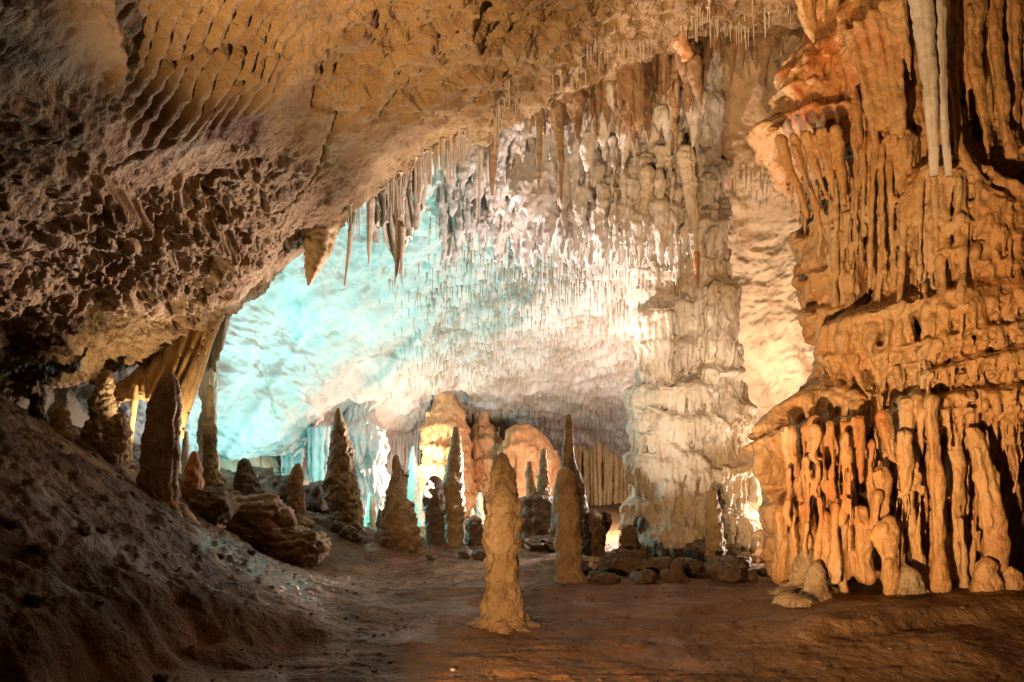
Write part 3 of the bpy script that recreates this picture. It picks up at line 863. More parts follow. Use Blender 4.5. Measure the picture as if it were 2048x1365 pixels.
def flow_body(name, rows, Yc, depth, mat, tiers, parent=None, nu=260, nvr=400, flute=(0.05, 16, 130), fb=0.03, lump=0.05, seed=0, sag=0.35, pop=0.0, popmask=None, extra=None, geo_only=False):
    p = np.array(rows, float)
    v = np.linspace(p[0, 0], p[-1, 0], nvr)
    l, r = np.interp(v, p[:, 0], p[:, 1]), np.interp(v, p[:, 0], p[:, 2])
    l = l + 6 * fbm(v / 40.0, 0.3, seed, seed + 70, 3)
    thf = np.radians(np.concatenate([np.linspace(-118, 118, nu), np.linspace(118, 242, 40)[1:-1]]))
    xc, a = ((l + r) / 2 - CX) * Yc / F, (r - l) / 2 * Yc / F
    z = CH + (HY - v) * Yc / F
    dep = depth * a / a.max() if np.isscalar(depth) else np.interp(v, p[:, 0], depth)
    X = xc[:, None] + a[:, None] * np.sin(thf)[None]
    Y = Yc - dep[:, None] * np.cos(thf)[None]
    Z = z[:, None] + 0 * thf[None]
    # keep the silhouette rows true for the front of the body too
    Z = np.where(Y < Yc, CH + (Z - CH) * (0.35 + 0.65 * Y / Yc) + 0 * Z, Z) if False else Z
    u, w_ = pix(X, Y, Z)
    D = np.zeros_like(X)
    for k, t in enumerate(tiers):
        D = np.maximum(D, tier(u, w_, *t[:4], seed * 13 + k + 1, *t[4:]))
    s = Yc / F
    fa, fu, fv = flute
    uw = u + 5 * fbm(u / 60.0, w_ / 90.0, 0.0, seed + 40, 2)
    D = D + fa * 1.5 * (fingers(uw, w_, fu * 1.3, fv * 0.7, seed + 41) - 0.6)
    D = D + fa * 0.8 * (fingers(uw, w_, fu * 0.7, fv * 0.3, seed + 42) - 0.6)
    D = D + lump * fbm(X * 1.3, Y * 1.3, Z * 1.3, seed + 43, 3) + fb * fbm(X * 6, Y * 6, Z * 5, seed + 44, 4, 0.55)
    if pop:
        f1, f2 = worley(u / 13.0, w_ / 15.0, 0.5, seed + 45)
        m = popmask(u, w_) if popmask else 1.0
        D = D + pop * m * (sstep(0.75, 0.1, f1) - 0.4)
    if extra:
        D = D + extra(u, w_)
    ox, oy = np.sin(thf)[None] * dep[:, None], -np.cos(thf)[None] * a[:, None]
    ln = np.hypot(ox, oy)
    V = np.stack([X + D * ox / ln, Y + D * oy / ln, Z - sag * D], -1)
    base = np.array([xc[-1], Yc, z[-1]])
    pl = np.array(parent.location) if parent else base
    if geo_only:
        top, bot = V[:1].mean(1, keepdims=True) + 0 * V[:1], V[-1:].mean(1, keepdims=True) + 0 * V[-1:]
        W = np.concatenate([top, V, bot])
        return (W.reshape(-1, 3), grid_quads(W.shape[0], W.shape[1], True)[:, ::-1]), V, u, w_
    q = grid_quads(V.shape[0], V.shape[1], True)
    o = link(name, raw_mesh(name, (V - pl).reshape(-1, 3), q), mat, parent, None if parent else Vector(base))
    return o, V, u, w_


# --- the pale tiered column
mid_rows = [(500, 1252, 1452), (560, 1262, 1450), (600, 1264, 1455), (650, 1268, 1462), (700, 1272, 1468), (770, 1278, 1484), (800, 1270, 1490), (850, 1260, 1498),
            (900, 1262, 1506), (960, 1256, 1512), (1010, 1256, 1518), (1060, 1258, 1528), (1100, 1270, 1534), (1180, 1260, 1540)]
midc = empty('tiered_column', P(1395, 1140, 13.0), 'pale cream tiered flowstone column joining floor and roof', 'column')
mt = [([(1262, 772), (1300, 768), (1340, 772), (1390, 765), (1430, 778)], 0.26, 70, 9, 8, 0.5),
      ([(1275, 800), (1310, 812), (1350, 832), (1385, 835), (1430, 830), (1450, 845)], 0.24, 80, 9, 8, 0.5),
      ([(1285, 858), (1320, 862), (1345, 890), (1370, 905), (1405, 915), (1420, 930)], 0.24, 90, 9, 8, 0.5),
      ([(1262, 905), (1300, 903), (1325, 908)], 0.24, 90, 8, 7, 0.5),
      ([(1400, 940), (1440, 935), (1470, 930), (1510, 925)], 0.26, 120, 10, 9, 0.5),
      ([(1320, 970), (1345, 965), (1365, 972)], 0.26, 60, 8, 7, 0.5),
      ([(1255, 1003), (1290, 1000), (1310, 1008)], 0.28, 60, 8, 7, 0.5),
      ([(1440, 1020), (1470, 1030), (1500, 1040), (1525, 1050)], 0.36, 70, 9, 8, 0.6),
      ([(1285, 615), (1310, 612), (1345, 620)], 0.22, 170, 13, 14, 0.45, 18, 0.8),
      ([(1350, 690), (1370, 685), (1395, 692)], 0.20, 60, 8, 7, 0.5),
      ([(1350, 600), (1375, 595), (1400, 602)], 0.12, 90, 12, 8, 0.5),
      ([(1400, 740), (1430, 738), (1475, 735)], 0.20, 70, 9, 8, 0.5),
      ([(1410, 570), (1430, 565), (1450, 570)], 0.2, 150, 12, 10, 0.5, 12, 0.8),
      ([(1440, 680), (1480, 690)], 0.16, 80, 9, 8, 0.5),
      ([(1460, 800), (1505, 805)], 0.18, 110, 10, 8, 0.5),
      ([(1290, 1065), (1330, 1060), (1390, 1055)], 0.2, 90, 30, 20, 0.1, 18, 0.9)]
crng = np.random.default_rng(77)


def mid_extra(u, v):
    rec = -0.30 * sstep(1338, 1352, u) * sstep(1412, 1396, u) * sstep(530, 570, v) * sstep(765, 740, v)
    left = 0.16 * np.sqrt(np.clip(1 - ((u - 1318) / 30) ** 2, 0, 1)) * sstep(600, 625, v) * sstep(775, 750, v)
    ridge = 0.24 * np.sqrt(np.clip(1 - ((u - (1436 - 0.05 * (v - 560))) / 20) ** 2, 0, 1)) * sstep(545, 570, v) * sstep(760, 700, v)
    foot = 0.25 * sstep(1000, 1110, v)
    return rec + left + ridge + foot


g0, V_, u_, w_ = flow_body('body', mid_rows, 13.0, 1.15, M_PALE, [(t[0], t[1] * 0.95) + tuple(t[2:]) for t in mt], midc, 300, 420, (0.03, 12, 120), 0.0, 0.06, 3, geo_only=True, extra=mid_extra)
look = depth_map(V_, u_, w_, (1200, 450, 1600, 1220))
more = []
for yy in range(520, 1110, 26):
    for rep_ in range(3):
        xa = crng.uniform(1262, 1450)
        more.append(([(xa, yy + crng.uniform(-12, 12)), (xa + crng.uniform(40, 80), yy + crng.uniform(-16, 16))], 0, crng.uniform(50, 120), crng.uniform(8, 12)))
geos = [g0] + drips_on(look, crng, mt, 0.55, 0.42, hang=0.4) + drips_on(look, crng, more, 0.7, 0.40) + ledges_on(look, mt[:10], crng, 8)
fuse('body', geos, 0.015, M_PALE, midc, 1, ((4.0, 0.03, 3), (14.0, 0.008, 3)), 3)

# --- the amber column
big_rows = [(-140, 1620, 2250), (0, 1612, 2250), (60, 1622, 2240), (120, 1600, 2240), (180, 1574, 2240), (260, 1566, 2240), (330, 1582, 2240), (400, 1612, 2240), (480, 1632, 2240),
            (560, 1636, 2240), (640, 1646, 2240), (700, 1652, 2240), (740, 1632, 2240), (790, 1606, 2240), (850, 1580, 2250), (920, 1566, 2250), (1000, 1550, 2250),
            (1060, 1545, 2255), (1120, 1540, 2260), (1180, 1535, 2270)]
bigc = empty('amber_column', P(1880, 1150, 10.2), 'huge amber orange flowstone column hung with drapery and drips', 'column')
bt = [([(1556, 150), (1590, 118), (1640, 90), (1700, 65), (1730, 60)], 0.30, 130, 12, 12, 0.35),
      ([(1560, 190), (1600, 172), (1660, 160)], 0.34, 60, 10, 9, 0.4),
      ([(1545, 255), (1580, 235), (1640, 216), (1700, 212), (1748, 222)], 0.50, 240, 13, 14, 0.45, 12, 0.25),
      ([(1690, 30), (1720, 10), (1760, -10), (1800, -30)], 0.5, 290, 20, 14, 0.5, 12, 0.6),
      ([(1715, 75), (1745, 60), (1790, 55)], 0.62, 190, 16, 12, 0.45),
      ([(1715, 300), (1745, 272), (1790, 262), (1830, 285)], 0.52, 360, 18, 14, 0.45, 12, 0.7),
      ([(1800, 395), (1830, 345), (1870, 318), (1920, 330), (1960, 362), (2060, 420)], 0.62, 300, 20, 16, 0.3, 16, 0.85),
      ([(1855, 362), (1900, 352), (1940, 368)], 0.72, 90, 12, 8, 0.4),
      ([(1870, 440), (1920, 430), (1950, 445)], 0.72, 80, 12, 8, 0.4),
      ([(1865, 505), (1915, 492), (1960, 510)], 0.76, 80, 12, 8, 0.4),
      ([(1950, 470), (2000, 455), (2060, 470)], 0.72, 70, 12, 8, 0.4),
      ([(1955, 530), (2010, 515), (2060, 530)], 0.76, 60, 12, 8, 0.4),
      ([(1590, 480), (1630, 455), (1665, 420), (1712, 415)], 0.42, 190, 22, 16, 0.3, 10, 0.7),
      ([(1602, 560), (1640, 540), (1690, 530)], 0.40, 120, 16, 16, 0.4, 14, 0.3),
      ([(1605, 625), (1650, 610), (1700, 615)], 0.42, 110, 14, 16, 0.4, 14, 0.3),
      ([(1680, 650), (1730, 622), (1790, 606), (1850, 596), (1920, 575), (2060, 548)], 0.86, 150, 20, 26, 0.3, 24, 0.95),
      ([(1850, 640), (1910, 612), (1980, 590), (2060, 575)], 0.98, 90, 12, 9, 0.45),
      ([(1830, 690), (1900, 668), (2060, 640)], 1.02, 80, 12, 9, 0.45),
      ([(1840, 745), (1930, 720), (2060, 700)], 1.04, 75, 12, 9, 0.45),
      ([(1790, 800), (1830, 790), (1880, 792), (1960, 780), (2060, 772)], 1.04, 95, 12, 12, 0.5, 14, 0.7),
      ([(1690, 700), (1740, 690), (1800, 690), (1840, 680)], 0.84, 120, 13, 20, 0.5),
      ([(1555, 860), (1590, 820), (1640, 775), (1690, 770), (1735, 800)], 0.60, 110, 13, 22, 0.5, 14, 0.6),
      ([(1565, 880), (1600, 852), (1650, 832), (1735, 830)], 0.68, 150, 13, 12, 0.6, 12, 0.45),
      ([(1755, 850), (1790, 815), (1840, 800), (1880, 815)], 0.86, 120, 14, 22, 0.4, 12, 0.6),
      ([(1545, 1010), (1580, 1000), (1610, 1010)], 0.35, 130, 20, 14, 0.3, 10, 0.8),
      ([(1640, 950), (1690, 930), (1720, 960)], 0.30, 80, 14, 12, 0.4)]


def big_extra(u, v):
    gap = -0.9 * np.exp(-((u - (1728 + 0.03 * (v - 500))) / 11.0) ** 2) * sstep(425, 470, v) * sstep(625, 600, v)
    low = -0.55 * sstep(900, 960, v + 20 * np.sin(u / 23.0)) * sstep(1620, 1680, u)
    ug = -0.45 * sstep(1905, 1940, u) * sstep(330, 250, v) * sstep(30, 80, v)
    return gap + low + ug


def strand(name, pts, wid, Y, mat, parent=None, seed=0, nseg=26, amp=0.14, freq=9.0, flute=0.12, nfl=7, step=0.016, deep=0.9, dome=False):
    """icicle or pillar through pixel points (px, py) with pixel half widths, at depth Y (number or list)"""
    pts, wid = np.array(pts, float), np.array(wid, float)
    Ys = np.full(len(pts), float(Y)) if np.isscalar(Y) else np.array(Y, float)
    X, Z = (pts[:, 0] - CX) * Ys / F, CH + (HY - pts[:, 1]) * Ys / F
    r = wid * Ys / F
    s = np.concatenate([[0], np.cumsum(np.hypot(np.diff(X), np.diff(Z)))])
    n = int(np.clip(s[-1] / step, 10, 160))
    t = np.linspace(0, s[-1], n)
    cen = np.stack([np.interp(t, s, X), np.interp(t, s, Ys), np.interp(t, s, Z)], -1)
    rr = np.interp(t, s, r)
    if dome:
        k = np.clip(t / max(1.3 * r[0], 1e-3), 0, 1)
        rr = rr * np.sqrt(1 - (1 - k) ** 2 * 0.99)
    return rings(name, cen, rr, mat, nseg, amp, freq, flute, nfl, seed, parent, rr * deep, 0.05)


g0, V_, u_, w_ = flow_body('body', big_rows, 10.2, 1.5, M_FLOW, [(t[0], t[1] * 0.85) + tuple(t[2:]) for t in bt], bigc, 360, 620, (0.05, 16, 110), 0.0, 0.12, 5, 0.22, 0.05,
                           lambda u, v: sstep(1780, 1850, u) * sstep(560, 620, v) * sstep(900, 820, v) + 0.2, big_extra, True)
look = depth_map(V_, u_, w_, (1480, -260, 2300, 1320))
more = []
for k in range(150):
    xa, yy = crng.uniform(1560, 2040), crng.uniform(-40, 860)
    more.append(([(xa, yy), (xa + crng.uniform(30, 70), yy + crng.uniform(-14, 14))], 0, crng.uniform(80, 230), crng.uniform(9, 17)))
rows_ = []
for yy in range(585, 880, 27):
    for xa in range(1845, 2060, 45):
        y0_ = yy + crng.uniform(-13, 13) - 0.10 * (xa - 1845) + 16 * np.sin(xa / 38.0 + yy / 60.0)
        rows_.append(([(xa, y0_), (xa + 22, y0_ - 6), (xa + 48, y0_ + 2)], 0, crng.uniform(24, 46), 13))
bt_d = [t for t in bt if t[0][0] not in ((1680, 650), (1690, 700))] + [([(1850, 600), (1920, 578), (2060, 550)], 0, 110, 14)]
more = [t for t in more if not (1660 < t[0][0][0] < 1835 and 470 < t[0][0][1] < 700)]
geos = [g0] + drips_on(look, crng, bt_d, 0.6, 0.36, hang=0.35) + drips_on(look, crng, more, 0.8, 0.36) + drips_on(look, crng, rows_, 0.62, 0.40, hang=0.6) \
    + ledges_on(look, rows_, crng, 6) + ledges_on(look, bt, crng, 8)
# drapery folds of the upper part, spikes and pillars of the lower part
for k, (pts, wid, Y) in enumerate([
        ([(1895, -40), (1900, 30), (1905, 150), (1918, 300), (1945, 345), (1965, 368)], [20, 16, 10, 9, 13, 16], 8.5),
        ([(1925, -30), (1925, 30), (1932, 130), (1938, 245)], [14, 11, 7, 1.5], 8.6),
        ([(1950, -30), (1950, 60), (1950, 130), (1968, 240), (1979, 325)], [22, 17, 14, 9, 1.5], 8.5),
        ([(1970, -30), (1970, 20), (1975, 120), (1968, 205)], [16, 12, 7, 1.5], 8.7),
        ([(1990, -30), (1990, 20), (1995, 120), (2010, 250), (2026, 320)], [18, 14, 10, 9, 12], 8.6),
        ([(1985, 60), (1985, 90), (1990, 180), (1988, 252)], [10, 8, 6, 1.5], 8.7),
        ([(2020, -30), (2026, 120), (2030, 260)], [22, 15, 10], 8.8), ([(2045, -30), (2050, 120), (2055, 300)], [22, 15, 12], 8.9),
        ([(1800, -60), (1800, -20), (1812, 80), (1822, 165)], [18, 14, 8, 1.5], 8.4),
        ([(1700, 60), (1722, 130), (1740, 210), (1752, 300)], [16, 13, 11, 8], 8.65), ([(1720, 40), (1745, 110), (1762, 190), (1766, 260)], [16, 12, 9, 6], 8.6),
        ([(1745, 20), (1765, 100), (1778, 180), (1790, 270)], [15, 12, 9, 8], 8.55), ([(1770, 0), (1790, 90), (1800, 180), (1806, 280)], [16, 13, 10, 8], 8.5),
        ([(1690, 90), (1705, 160), (1716, 230), (1722, 290)], [14, 11, 8, 5], 8.8),
        ([(1605, -60), (1615, 30), (1628, 88)], [26, 17, 2], 8.9), ([(1645, -60), (1650, 20), (1648, 45)], [10, 6, 1.2], 8.9),
        ([(1560, 270), (1580, 340), (1605, 400), (1615, 440)], [12, 9, 6, 3], 9.1), ([(1585, 265), (1605, 340), (1632, 410), (1642, 470)], [12, 9, 6, 3], 8.9),
        ([(1610, 260), (1632, 340), (1655, 400)], [12, 9, 4], 8.75), ([(1640, 255), (1655, 330), (1668, 395)], [11, 9, 4], 8.65), ([(1670, 250), (1680, 330), (1690, 410)], [12, 9, 5], 8.6),
        ([(1575, 850), (1580, 900), (1592, 960), (1608, 1022)], [18, 15, 11, 5], 8.75), ([(1632, 830), (1634, 880), (1642, 940), (1652, 1018)], [16, 13, 8, 4], 8.6),
        ([(1612, 850), (1618, 930)], [11, 3], 8.65), ([(1660, 840), (1668, 960)], [11, 2], 8.55), ([(1690, 840), (1694, 950)], [11, 2], 8.5), ([(1716, 830), (1722, 970)], [14, 3], 8.45),
        ([(1765, 820), (1775, 880), (1784, 920), (1802, 935)], [16, 12, 10, 4], 8.1), ([(1808, 860), (1808, 930), (1812, 995)], [14, 15, 9], 8.15),
        ([(1863, 790), (1866, 880), (1872, 960), (1876, 1080), (1882, 1200)], [15, 12, 18, 15, 22], 8.0),
        ([(1910, 850), (1912, 950), (1915, 1060), (1918, 1200)], [15, 18, 15, 14], 8.3),
        ([(1945, 850), (1962, 920), (1982, 1000), (1990, 1080), (1985, 1200)], [24, 20, 27, 30, 24], 8.05),
        ([(2015, 840), (2025, 950), (2035, 1100), (2040, 1210)], [22, 14, 16, 22], 8.5),
        ([(1758, 930), (1762, 960), (1765, 1010), (1768, 1060)], [20, 24, 14, 20], 8.3), ([(1775, 1030), (1770, 1070), (1778, 1110), (1782, 1200)], [20, 33, 20, 16], 8.0),
        ([(1720, 1010), (1722, 1050), (1725, 1105), (1730, 1170)], [15, 24, 18, 24], 8.4), ([(1808, 980), (1822, 1060), (1838, 1120), (1845, 1190)], [9, 11, 15, 24], 8.4),
        ([(1650, 1020), (1658, 1080), (1668, 1160)], [14, 22, 28], 8.4), ([(1845, 860), (1850, 1000), (1852, 1130)], [11, 8, 14], 8.8), ([(1700, 930), (1704, 1040), (1708, 1150)], [14, 10, 16], 8.8),
        ([(1610, 1005), (1620, 1080), (1630, 1160)], [18, 21, 28], 8.6), ([(1940, 980), (1945, 1100), (1950, 1200)], [10, 11, 18], 8.6), ([(1560, 1010), (1562, 1090), (1566, 1170)], [18, 20, 26], 8.9),
        ([(1590, 1040), (1592, 1100), (1596, 1170)], [14, 16, 22], 8.7), ([(1690, 1040), (1688, 1090), (1684, 1165)], [12, 18, 24], 8.5)]):
    wid = [q_ * (0.82 if pts[-1][1] > 1040 else 1.0) for q_ in wid]
    geos.append(strand_geo(pts, wid, np.full(len(pts), Y), 900 + k, 20, 0.24, 0.02, 0.9))
    pp, ww = np.array(pts, float), np.array(wid, float)
    for j in range(int(3 + ww.max() / 4)):
        a_, b_ = sorted(crng.uniform(-0.05, 1.05, 2))
        tt = np.linspace(max(a_, 0), min(max(b_, a_ + 0.25), 1), 7)
        sp = np.linspace(0, 1, len(pp))
        ang = crng.uniform(-1.3, 1.3)
        cx_, cy_, cw_ = np.interp(tt, sp, pp[:, 0]), np.interp(tt, sp, pp[:, 1]), np.interp(tt, sp, ww)
        fr = crng.uniform(0.22, 0.42)
        geos.append(strand_geo(np.stack([cx_ + np.sin(ang) * cw_ * 0.85, cy_], -1), np.maximum(cw_ * fr * (1.1 - 0.5 * np.linspace(0, 1, 7)), 1.2),
                               Y - np.cos(ang) * cw_ * 0.85 * 0.9 * Y / F, 5000 + k * 20 + j, 12, 0.2, 0.02))
for k in range(100):
    xa, ya = crng.uniform(1575, 2045), crng.uniform(840, 1060)
    ln_ = crng.uniform(60, 200)
    hw = 2.5 + 8 * crng.random() ** 2
    Y = crng.uniform(8.1, 9.0)
    geos.append(strand_geo([(xa, ya), (xa + crng.uniform(-6, 6), ya + ln_ * 0.4), (xa + crng.uniform(-8, 8), ya + ln_ * 0.75), (xa + crng.uniform(-8, 8), ya + ln_)],
                           [hw, hw * crng.uniform(0.6, 1.0), hw * crng.uniform(0.7, 1.5), hw * crng.uniform(0.4, 1.6)], np.full(4, Y), 1000 + k, 14, 0.3, 0.025))
fuse('body', geos, 0.018, M_FLOW, bigc, 2, ((3.0, 0.03, 3), (11.0, 0.012, 4)), 5)
for k, (pts, wid, Y) in enumerate([
        ([(1835, -60), (1850, 60), (1862, 200), (1868, 300), (1868, 352)], [22, 18, 13, 10, 8], [7.85, 7.85, 7.9, 8.0, 8.25]),
        ([(1868, -60), (1878, 60), (1884, 200), (1893, 300), (1898, 352)], [16, 13, 9, 7, 6], [7.9, 7.9, 7.95, 8.05, 8.3])]):
    strand('pale_strand', pts, wid, Y, M_PALE, bigc, 400 + k, 40, 0.2, 4.0, 0.16, 6)
AM = 'stubby stalagmites at the foot of the amber column'
for prof, Y, lab in [
        ([(1092, 1602, 1622), (1105, 1594, 1630), (1140, 1586, 1640), (1168, 1580, 1646)], 8.5, 'grey brown cone at the inner foot of the amber column'),
        ([(1122, 1625, 1642), (1140, 1616, 1650), (1180, 1612, 1655)], 8.2, 'low twin lump on the mud before the amber column'),
        ([(1114, 1962, 1984), (1130, 1952, 1992), (1165, 1946, 1998), (1195, 1940, 2004)], 7.9, 'amber cone with broad foot below the pillars of the amber column'),
        ([(1133, 2012, 2030), (1145, 2008, 2040), (1180, 2004, 2048)], 7.9, 'small amber cap beside the broad footed amber cone'),
        ([(1130, 1800, 1826), (1150, 1794, 1838), (1190, 1790, 1850)], 8.0, 'brown hunched lump below the amber pillars'),
        ([(1185, 1560, 1590), (1195, 1552, 1625), (1212, 1550, 1630)], 7.9, 'flat knobbly mound on the mud before the amber column')]:
    stalagmite(prof, Y, M_FLOW if 'amber cone' in lab or 'amber cap' in lab else M_STAL, lab, 0.16, 6, 0.2, 0.08, group=AM)

# --- far orange flowstone
def far_flow(rows, Yc, depth, tiers_, mat, label, seed, box, vox=0.035):
    g_, V1, u1, w1 = flow_body('flowstone_cascade', rows, Yc, depth, mat, tiers_, None, 110, 160, (0.06, 8, 70), 0.0, 0.12, seed, geo_only=True)
    lk = depth_map(V1, u1, w1, box, 3)
    q_ = np.random.default_rng(seed)
    ex = []
    for yy in range(box[1] + 60, 1060, 22):
        for _ in range(3):
            xa = q_.uniform(rows[-1][1], rows[-1][2] - 20)
            ex.append(([(xa, yy + q_.uniform(-10, 10)), (xa + q_.uniform(14, 40), yy + q_.uniform(-10, 10))], 0, q_.uniform(25, 70), 6.5))
    gs_ = [g_] + drips_on(lk, q_, tiers_, 0.6, 0.42) + drips_on(lk, q_, ex, 0.7, 0.42, hang=0.3) + ledges_on(lk, tiers_, q_, 4)
    tag(fuse('flowstone_cascade', gs_, vox, mat, None, 1, ((3.0, 0.04, 3),), seed), label, 'flowstone', 'far flowstone masses')


far_flow([(780, 874, 908), (826, 858, 925), (870, 846, 935), (930, 845, 940), (1000, 840, 945), (1090, 836, 950)], 22.0, 0.9,
         [([(850, 850), (890, 845), (930, 855)], 0.18, 40, 7, 5, 0.4), ([(848, 885), (890, 890), (935, 885)], 0.30, 40, 7, 5, 0.4), ([(846, 930), (890, 925), (938, 932)], 0.36, 50, 7, 5, 0.4),
          ([(844, 985), (890, 978), (940, 985)], 0.4, 60, 7, 5, 0.4)], M_ORANGE, 'orange flowstone cascade hung with drips beside the white hot gap', 21, (800, 760, 990, 1110))
far_flow([(800, 950, 985), (846, 945, 985), (880, 935, 1005), (940, 930, 1012), (1000, 930, 1010), (1090, 925, 1012)], 23.5, 0.9,
         [([(935, 880), (970, 872), (1005, 885)], 0.3, 45, 7, 5, 0.4), ([(930, 925), (970, 918), (1010, 925)], 0.36, 40, 7, 5, 0.4), ([(930, 965), (970, 960), (1010, 968)], 0.4, 50, 7, 5, 0.4)],
         M_ORANGE, 'deep orange flowstone with rows of dark drip pockets', 23, (890, 790, 1050, 1110))
far_flow([(850, 1028, 1062), (862, 1012, 1082), (885, 1000, 1098), (930, 992, 1118), (1000, 990, 1140), (1090, 985, 1150)], 22.5, 1.0,
         [([(1000, 900), (1050, 880), (1110, 915)], 0.15, 130, 14, 14, 0.3, 12, 0.8), ([(1010, 960), (1060, 950), (1120, 960)], 0.2, 90, 12, 10, 0.3)], M_ORANGE,
         'broad orange flowstone dome behind two stubby stalagmites', 25, (950, 830, 1190, 1110))
F4 = [(800, 690, 740), (860, 684, 760), (920, 690, 775), (1000, 690, 790), (1090, 690, 800)]
o, *_ = flow_body('flowstone_cascade', F4, 21.0, 0.8, M_VAULT, [([(690, 850), (730, 840), (765, 855)], 0.25, 120, 14, 8, 0.4, 12, 0.8)], None, 120, 180, (0.10, 10, 110), 0.03, 0.15, 27)
tag(o, 'pale bluish white flowstone folds behind the ragged conical stalagmite', 'flowstone', 'far flowstone masses')
# slim pale column against the blue wall
o, *_ = flow_body('slim_column', [(600, 412, 462), (660, 412, 448), (700, 408, 440), (800, 400, 432), (880, 396, 434), (990, 385, 445)], 13.2, 0.22, M_PALE, [], None, 80, 260, (0.03, 9, 160), 0.015, 0.04, 29)
tag(o, 'slim pale column in shade beside the golden drapery', 'column')


# ------------------------------------------------------------------ draperies
def curtain(name, top, bot, mat, label, cat='drapery', group=None, nu=160, nv=70, ribs=9, amp=0.10, seed=0, ragged=0.1, thick=0.04):
    """folded sheet of calcite between a top and a bottom line of (px, py, Y) points"""
    top, bot = np.array([P(*a) for a in top]), np.array([P(*a) for a in bot])
    t = np.linspace(0, 1, nu)

    def along(q):
        s = np.concatenate([[0], np.cumsum(np.linalg.norm(np.diff(q, axis=0), axis=1))])
        return np.stack([np.interp(t * s[-1], s, q[:, k]) for k in range(3)], -1)
    A, B = along(top), along(bot)
    k = 1 + ragged * 2 * perlin(t * ribs * 1.1, seed, 0.2, seed + 9)
    s = np.linspace(0, 1, nv)[:, None]
    V = A[None] * (1 - s[..., None] * k[None, :, None]) + B[None] * (s[..., None] * k[None, :, None])
    ph = t[None] * ribs * 2 * np.pi + 3.4 * perlin(t[None] * ribs * 0.5, s * 1.2, seed, seed + 3)
    fold = (np.abs(np.sin(ph / 2)) - 0.5) * amp * (0.25 + 0.75 * s) + 0.35 * amp * fbm(t[None] * ribs, s * 2.0, 0.5, seed + 4, 3)
    V[..., 1] -= fold
    V[..., 0] += 0.4 * amp * np.sin(ph) * s
    base = V[0, nu // 2].copy()
    o = link(name, raw_mesh(name, (V - base).reshape(-1, 3), grid_quads(nv, nu)), mat, None, Vector(base))
    m = o.modifiers.new('thickness', 'SOLIDIFY')
    m.thickness = thick
    m.offset = 0
    return tag(o, label, cat, group)


curtain('drapery', [(190, 800, 10.3), (250, 762, 10.4), (320, 705, 10.5), (400, 640, 10.6), (472, 562, 10.7)],
        [(225, 812, 10.2), (262, 800, 10.1), (300, 800, 10.0), (350, 845, 10.0), (366, 870, 10.1)], M_GOLD,
        'golden ribbed drapery hanging like a sail under the roof edge', ribs=9, amp=0.16, seed=3, ragged=0.08, thick=0.05)
curtain('drapery', [(405, 655, 10.9), (440, 620, 10.9), (474, 565, 10.9)], [(412, 742, 11.0), (428, 735, 11.0), (442, 700, 11.0)], M_PALE,
        'pale narrow drapery behind the golden sail at the roof edge', ribs=4, amp=0.08, seed=4)
for lab, mat, x0_, x1_, ya, yb, Y0_, cnt_, seed_ in [
        ('tall golden brown ribbed drapery in the gap beside the pale tiered column', M_GOLD, 1140, 1300, 840, 1105, 26.6, 44, 61),
        ('bluish white fluted drapery low on the far wall', M_VAULT, 560, 668, 850, 990, 19.0, 34, 62)]:
    q_ = np.random.default_rng(seed_)
    geos = []
    for k in range(cnt_):
        xa = x0_ + (x1_ - x0_) * (k + q_.random()) / cnt_
        ya_ = ya + q_.uniform(-6, 10)
        yb_ = yb - (0 if q_.random() < 0.6 else q_.uniform(10, 110))
        hw = q_.uniform(2, 6)
        Yk = Y0_ + 0.35 * np.sin(xa / 13.0) + q_.uniform(-0.2, 0.2)
        geos.append(strand_geo([(xa, ya), (xa + q_.uniform(-3, 3), ya + 0.4 * (yb_ - ya)), (xa + q_.uniform(-4, 4), ya + 0.75 * (yb_ - ya)), (xa + q_.uniform(-4, 4), yb_)],
                               [hw * 1.6, hw, hw * q_.uniform(0.7, 1.1), hw * q_.uniform(0.3, 1.2)], [Yk + 0.1, Yk, Yk, Yk], 7000 + k, 12, 0.25, 0.04))
    xs_ = np.linspace(x0_, x1_, 12)
    for yy_ in np.arange(ya, yb - 30, 9):
        geos.append(strand_geo(np.stack([xs_, np.full(12, yy_)], -1), np.full(12, 6.0), Y0_ + 0.25 + 0.35 * np.sin(xs_ / 13.0), int(yy_), 10, 0.2, 0.08))
    tag(fuse('drapery', geos, 0.03, mat, None, 2, ((4.0, 0.03, 3),), seed_), lab, 'drapery')
curtain('drapery', [(770, 850, 24.0), (800, 845, 24.2), (842, 850, 24.4)], [(775, 960, 23.8), (800, 930, 24), (835, 965, 24.2)], M_VAULT,
        'pinkish white pleated curtain above the white hot gap', ribs=10, amp=0.25, seed=7)

curtain('drapery', [(735, 395, 11.7), (790, 350, 11.7), (865, 300, 11.8)], [(742, 455, 11.7), (795, 490, 11.7), (850, 385, 11.8)], M_PALE,
        'pale ragged fringe drapery along the sloping roof edge', ribs=11, amp=0.16, seed=8, ragged=0.5)

